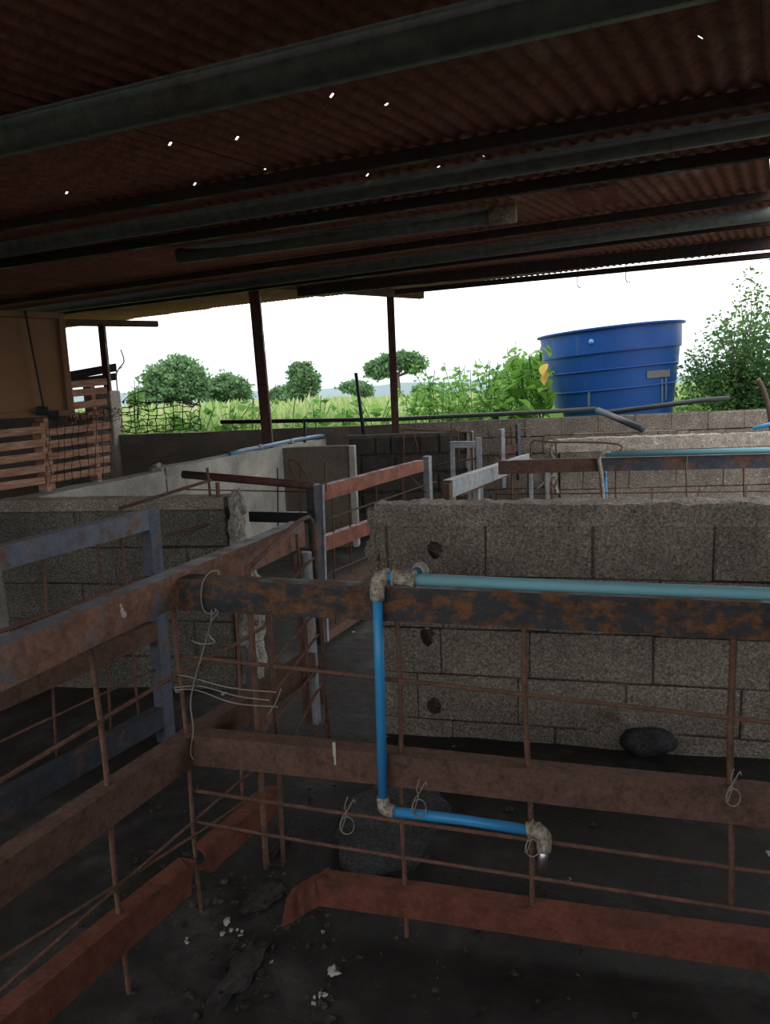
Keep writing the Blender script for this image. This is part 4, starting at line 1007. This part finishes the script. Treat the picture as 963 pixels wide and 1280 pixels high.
tree(base_at(742, 16.0), hpx(112, 16), [(0, 0.90, 0.10, 0.06), (0.12, 0.92, 0.08, 0.05), (-0.12, 0.86, 0.07, 0.05)], 260, 0.11, 'twig tops showing above the tank rim', M_WEED, seed=10, tr=0.02, trunk_h=0.7)

# hills far away
bm = bmesh.new(); prev = None
for i in range(61):
    x = -260 + 520 * i / 60; zt_ = 3.6 + 2.2 * noise.noise(Vector((x * 0.012, 3, 0))) + 0.8 * noise.noise(Vector((x * 0.05, 1, 0)))
    vs = [bm.verts.new((x, 310, -1)), bm.verts.new((x, 318, zt_ * 1.6)), bm.verts.new((x, 345, -1))]
    if prev: bm.faces.new([prev[0], vs[0], vs[1], prev[1]]); bm.faces.new([prev[1], vs[1], vs[2], prev[2]])
    prev = vs
struct(part('distant_hills', bm, M_HILL, smooth=True), 'hazy blue green hills on the horizon')

# field grass: blades nobody could count
rs = np.random.RandomState(5)
TANK_X = rim.x
def grass(n, y0, y1, hmin, hmax, size_k, seed, name, label, dry=0.25, xk=0.75):
    rs = np.random.RandomState(seed); t = rs.rand(n); Y = y0 * (y1 / y0) ** t; X = (rs.rand(n) * 2 - 1) * Y * xk + 0.0
    h = (hmin + (hmax - hmin) * rs.rand(n)) * (0.75 + 0.35 * np.sin(X * 0.9 / (1 + Y * 0.02)) * np.cos(Y * 0.7)); h = np.maximum(h, 0.15)
    P = np.stack([X, Y, np.full(n, GZ)], 1); D = np.stack([rs.normal(size=n) * 0.28, rs.normal(size=n) * 0.28, np.ones(n)], 1)
    keep = np.hypot(X - TANK_X, Y - YT) > 1.25; P, D, h = P[keep], D[keep], h[keep]; n = int(keep.sum())
    ti = np.clip(rs.rand(n) * 0.72 + (rs.rand(n) < dry) * 0.4, 0, 1)
    o = leaf_cloud(name, P, D, h * 1.0, M_GRASS, None, seed, ti, size_k)
    tag(o, label, 'grass', kind='stuff'); return o
grass(16000, 11.5, 30, 0.35, 0.72, 0.10, 31, 'field_grass', 'tall pale green grass in the near field beyond the wall', 0.2)
grass(16000, 30, 150, 0.4, 0.95, 0.35, 32, 'field_grass', 'distant yellow green grass up to the tree line', 0.4)

def weed(base, h, nleaf, ls, label, seed, mat=None, spread=0.35, group='leafy weeds beyond the rear wall', width=0.6, stems=4):
    rs = np.random.RandomState(seed); o = tag(empty('leafy_weed', base), label, 'weed', group); bm = bmesh.new(); P = []; D = []
    for k in range(stems):
        a = rs.rand() * 6.28; lean = spread * (0.3 + rs.rand()); hh = h * (0.65 + 0.4 * rs.rand())
        pts = smooth_pts([base, base + Vector((math.cos(a) * lean * 0.35, math.sin(a) * lean * 0.35, hh * 0.5)), base + Vector((math.cos(a) * lean, math.sin(a) * lean, hh))], 5)
        add_tube(bm, pts, 0.006, 4)
        m = nleaf // stems; t = 0.12 + 0.88 * rs.rand(m); idx = np.minimum((t * (len(pts) - 1)).astype(int), len(pts) - 1)
        pp = np.array([pts[i] for i in idx]) + rs.normal(size=(m, 3)) * 0.02; az = rs.rand(m) * 6.28
        out = np.stack([np.cos(az), np.sin(az), 0.25 - 0.5 * rs.rand(m)], 1); P.append(pp + out * 0.09 * (1.15 - t)[:, None]); D.append(out)
    part('stems', bm, M_BARK if mat is M_SHRUB else M_WEED, o)
    P = np.vstack(P); D = np.vstack(D); leaf_cloud('leaves', P, D, ls * (0.6 + 0.7 * rs.rand(len(P))), mat or M_WEED, o, seed, None, width)
    return o
k = 0
WEED_L = ['broad leaved weed leftmost, beside the concrete pillar behind the wire mesh', 'broad leaved weed behind the middle of the wire mesh roll', 'broad leaved weed at the right end of the wire mesh roll', 'low broad leaved weed between wire mesh and maroon post', 'broad leaved weed just left of the big maroon post', 'broad leaved weed first to the right of the big maroon post', 'broad leaved weed below the compact upright tree', 'broad leaved weed just left of the thin upright rod', 'broad leaved weed between the upright rod and slim post', 'taller broad leaved weed just right of the slim maroon post',
 'tall loose weed, leftmost of the thicket left of the tank', 'very tall thin weed second from left in the thicket', 'tall weed in the left middle of the thicket, set back', 'tall weed at the centre of the thicket', 'tallest weed right of the thicket centre', 'shorter weed in front right of the thicket', 'tallest weed at the right end of the thicket, set far back', 'tall weed close behind the big leaf plant', 'low weed at the wall below the left of the thicket', 'low weed at the wall below the middle of the thicket', 'low weed at the wall beside the big leaf plant',
 'low weed touching the right flank of the blue tank', 'low weed midway between blue tank and fine leaved shrub', 'low weed half hidden under the fine leaved shrub']
for x, Y, top, ls, nl in ((165, 10.6, 478, 0.13, 60), (205, 10.4, 505, 0.16, 70), (248, 10.6, 500, 0.15, 70), (280, 10.3, 507, 0.16, 80), (312, 10.8, 498, 0.14, 60), (362, 10.5, 503, 0.15, 70), (395, 10.7, 498, 0.14, 70), (428, 10.5, 505, 0.15, 70), (470, 10.5, 493, 0.16, 70), (512, 10.7, 478, 0.13, 90)):
    b = base_at(x, Y); t = at_y(x, top, Y).z - GZ; k += 1
    weed(b, max(0.4, t), nl, ls, WEED_L[k - 1], 100 + k)
for x, Y, top in ((535, 11.4, 468), (552, 11.0, 448), (572, 11.6, 455), (590, 11.2, 452), (608, 11.4, 445), (622, 10.9, 462), (638, 11.5, 435), (650, 11.2, 452), (560, 10.5, 490), (600, 10.5, 485), (632, 10.5, 490)):
    b = base_at(x, Y); t = at_y(x, top, Y).z - GZ; k += 1
    weed(b, max(0.4, t), 260, 0.10, WEED_L[k - 1], 200 + k, spread=0.45, group='bushy weeds left of the tank', stems=6)
for x, Y, top in ((858, 12.0, 470), (880, 12.5, 468), (905, 12.5, 470)):
    b = base_at(x, Y); t = at_y(x, top, Y).z - GZ; k += 1
    weed(b, max(0.4, t), 120, 0.13, WEED_L[k - 1], 300 + k, spread=0.4, group='weeds right of the tank', stems=5)
# plant with big soft leaves: each leaf is a part
bl = tag(empty('big_leaf_plant', base_at(668, 10.4)), 'plant with big soft drooping leaves against the left of the tank', 'plant')
def big_leaf_mesh(nm, mat):
    bm = bmesh.new(); L_ = 0.34; rows = []
    prof = [(0.0, 0.0), (0.12, 0.10), (0.3, 0.155), (0.55, 0.135), (0.8, 0.07), (1.0, 0.0)]
    for t, w in prof:
        zc = -0.10 * t * t; rows.append([bm.verts.new((-w, t * L_, zc * 1.0 + 0.03 * (w > 0))), bm.verts.new((0, t * L_, zc)), bm.verts.new((w, t * L_, zc + 0.03 * (w > 0)))])
    for a, b in zip(rows, rows[1:]):
        for i in (0, 1): bm.faces.new([a[i], a[i + 1], b[i + 1], b[i]])
    bmesh.ops.remove_doubles(bm, verts=bm.verts, dist=1e-5)
    me = bpy.data.meshes.new(nm); bm.to_mesh(me); bm.free(); me.materials.append(mat); me.polygons.foreach_set('use_smooth', [True] * len(me.polygons))
    at = me.attributes.new('tint', 'FLOAT', 'POINT'); at.data.foreach_set('value', [random.random()] * len(me.vertices)); return me
BLM = [big_leaf_mesh('leaf', M_BIG) for _ in range(4)] + [big_leaf_mesh('leaf', M_YLEAF)]
rr = random.Random(9)
spots_ = [(662, 448, 10.4), (645, 470, 10.3), (672, 462, 10.5), (680, 478, 10.4), (655, 486, 10.2), (640, 492, 10.3), (668, 500, 10.2), (682, 505, 10.2), (650, 508, 10.15), (630, 505, 10.3), (675, 440, 10.6), (652, 460, 10.45), (640, 455, 10.6), (664, 474, 10.2), (684, 492, 10.3), (628, 484, 10.45), (660, 512, 10.1), (676, 515, 10.1), (640, 514, 10.15), (688, 512, 10.1), (646, 444, 10.7), (672, 488, 10.2)]
spots_ += [(x + rr.uniform(-9, 9), min(516, y + rr.uniform(-9, 9)), Y + rr.uniform(-0.1, 0.2)) for x, y, Y in spots_ for _ in range(2)]
for i, (x, y, Y) in enumerate(spots_):
    q = at_y(x, y, Y); o = bpy.data.objects.new('leaf', BLM[i % 4]); COL.objects.link(o); o.parent = bl
    o.location = q - Vector(bl.location) - Vector((0, 0, 0)); o.rotation_euler = (rr.uniform(-0.9, 0.1), rr.uniform(-0.4, 0.4), rr.uniform(-2.6, 2.6)); s_ = rr.uniform(0.42, 0.8); o.scale = (s_, s_, s_)
for x, y, Y in ((682, 455, 10.25), (684, 466, 10.25)):
    o = bpy.data.objects.new('leaf', BLM[4]); COL.objects.link(o); o.parent = bl; o['label'] = 'yellowed leaf'
    o.location = at_y(x, y, Y) - Vector(bl.location); o.rotation_euler = (-0.8, 0.2, rr.uniform(2, 4)); o.scale = (0.5, 0.6, 0.5)
bm = bmesh.new()
for x, y, Y in spots_[::2]:
    b = Vector(bl.location) + Vector((rr.uniform(-0.15, 0.15), rr.uniform(-0.05, 0.05), 0)); q = at_y(x, y, Y); add_tube(bm, smooth_pts([b, b.lerp(q, 0.5) + Vector((0, 0, 0.1)), q], 3), 0.008, 5)
part('stems', bm, M_WEED, bl)
# fine leaved shrub at the right
sb = base_at(925, 10.9); shrub = tag(empty('leafy_shrub', sb), 'fine leaved dark green shrub rising at the right edge by the tank', 'shrub')
rs = np.random.RandomState(77); bm = bmesh.new(); P = []; D = []; SZ = []
tips = [(868, 470), (880, 440), (895, 415), (915, 400), (935, 395), (955, 385), (970, 400), (985, 430), (860, 455), (875, 490), (905, 495), (930, 505), (950, 480), (900, 450), (930, 440), (955, 430), (975, 460), (915, 470), (945, 455), (990, 380), (940, 340), (960, 330), (925, 352), (950, 360), (978, 345), (905, 395), (888, 398), (1000, 470), (970, 500), (985, 500), (890, 470), (925, 418), (945, 410), (965, 370)]
for x, y in tips:
    Y = 10.9 + rs.uniform(-0.7, 0.5); q = at_y(x, y, Y); st = sb + Vector((rs.uniform(-0.15, 0.25), rs.uniform(-0.1, 0.1), 0.0)); mid = st.lerp(q, 0.55) + Vector((rs.uniform(-0.1, 0.1), 0, 0.12))
    pts = smooth_pts([st, mid, q], 7); add_tube(bm, pts, 0.006, 5, radii=list(np.linspace(0.016, 0.003, len(pts))))
    sparse = y < 400
    for j in range(4, len(pts)):
        n = 9 if sparse else 34
        c = np.array(pts[j]); sp = 0.06 if sparse else 0.15
        P.append(c + rs.normal(size=(n, 3)) * sp * np.array([1, 1, 0.7])); D.append(rs.normal(size=(n, 3)) * np.array([1, 1, 0.6]) + np.array([0, 0, -0.15])); SZ.append(0.045 + 0.045 * rs.rand(n))
part('branches', bm, M_BARK, shrub, smooth=True)
leaf_cloud('foliage', np.vstack(P), np.vstack(D), np.concatenate(SZ), M_SHRUB, shrub, 78, None, 0.55)
# sprays of leaves that reach in front of the tank
tag(tube_part('bent_stick', smooth_pts([at_y(948, 474, 8.2), at_y(954, 486, 8.2), at_y(961, 508, 8.2), at_y(966, 545, 8.2), at_y(968, 575, 8.2)], 4), 0.028, M_STICK), 'bent brown stick standing up at the right edge', 'stick')
# bare twig at left
bm = bmesh.new(); Y = 10.5; add_tube(bm, smooth_pts([base_at(150, Y), at_y(146, 480, Y), at_y(148, 462, Y), at_y(155, 452, Y), at_y(151, 437, Y)], 4), 0.010, 5, radii=None)
add_tube(bm, [at_y(146, 468, Y), at_y(143, 455, Y)], 0.006, 4); add_tube(bm, [at_y(148, 462, Y), at_y(154, 458, Y)], 0.006, 4)
tag(part('bare_twig', bm, M_STICK), 'bare thin twig beside the concrete pillar', 'twig')
# tree outside to the right of the roof
tree(Vector((6.3, 8.6, GZ)), 3.4, [(0, 0.62, 0.32, 0.26), (0.15, 0.82, 0.28, 0.18), (-0.1, 0.78, 0.24, 0.2)], 3500, 0.12, 'green tree glimpsed past the right edge of the roof', M_SHRUB, group=None, seed=40, tr=0.08)
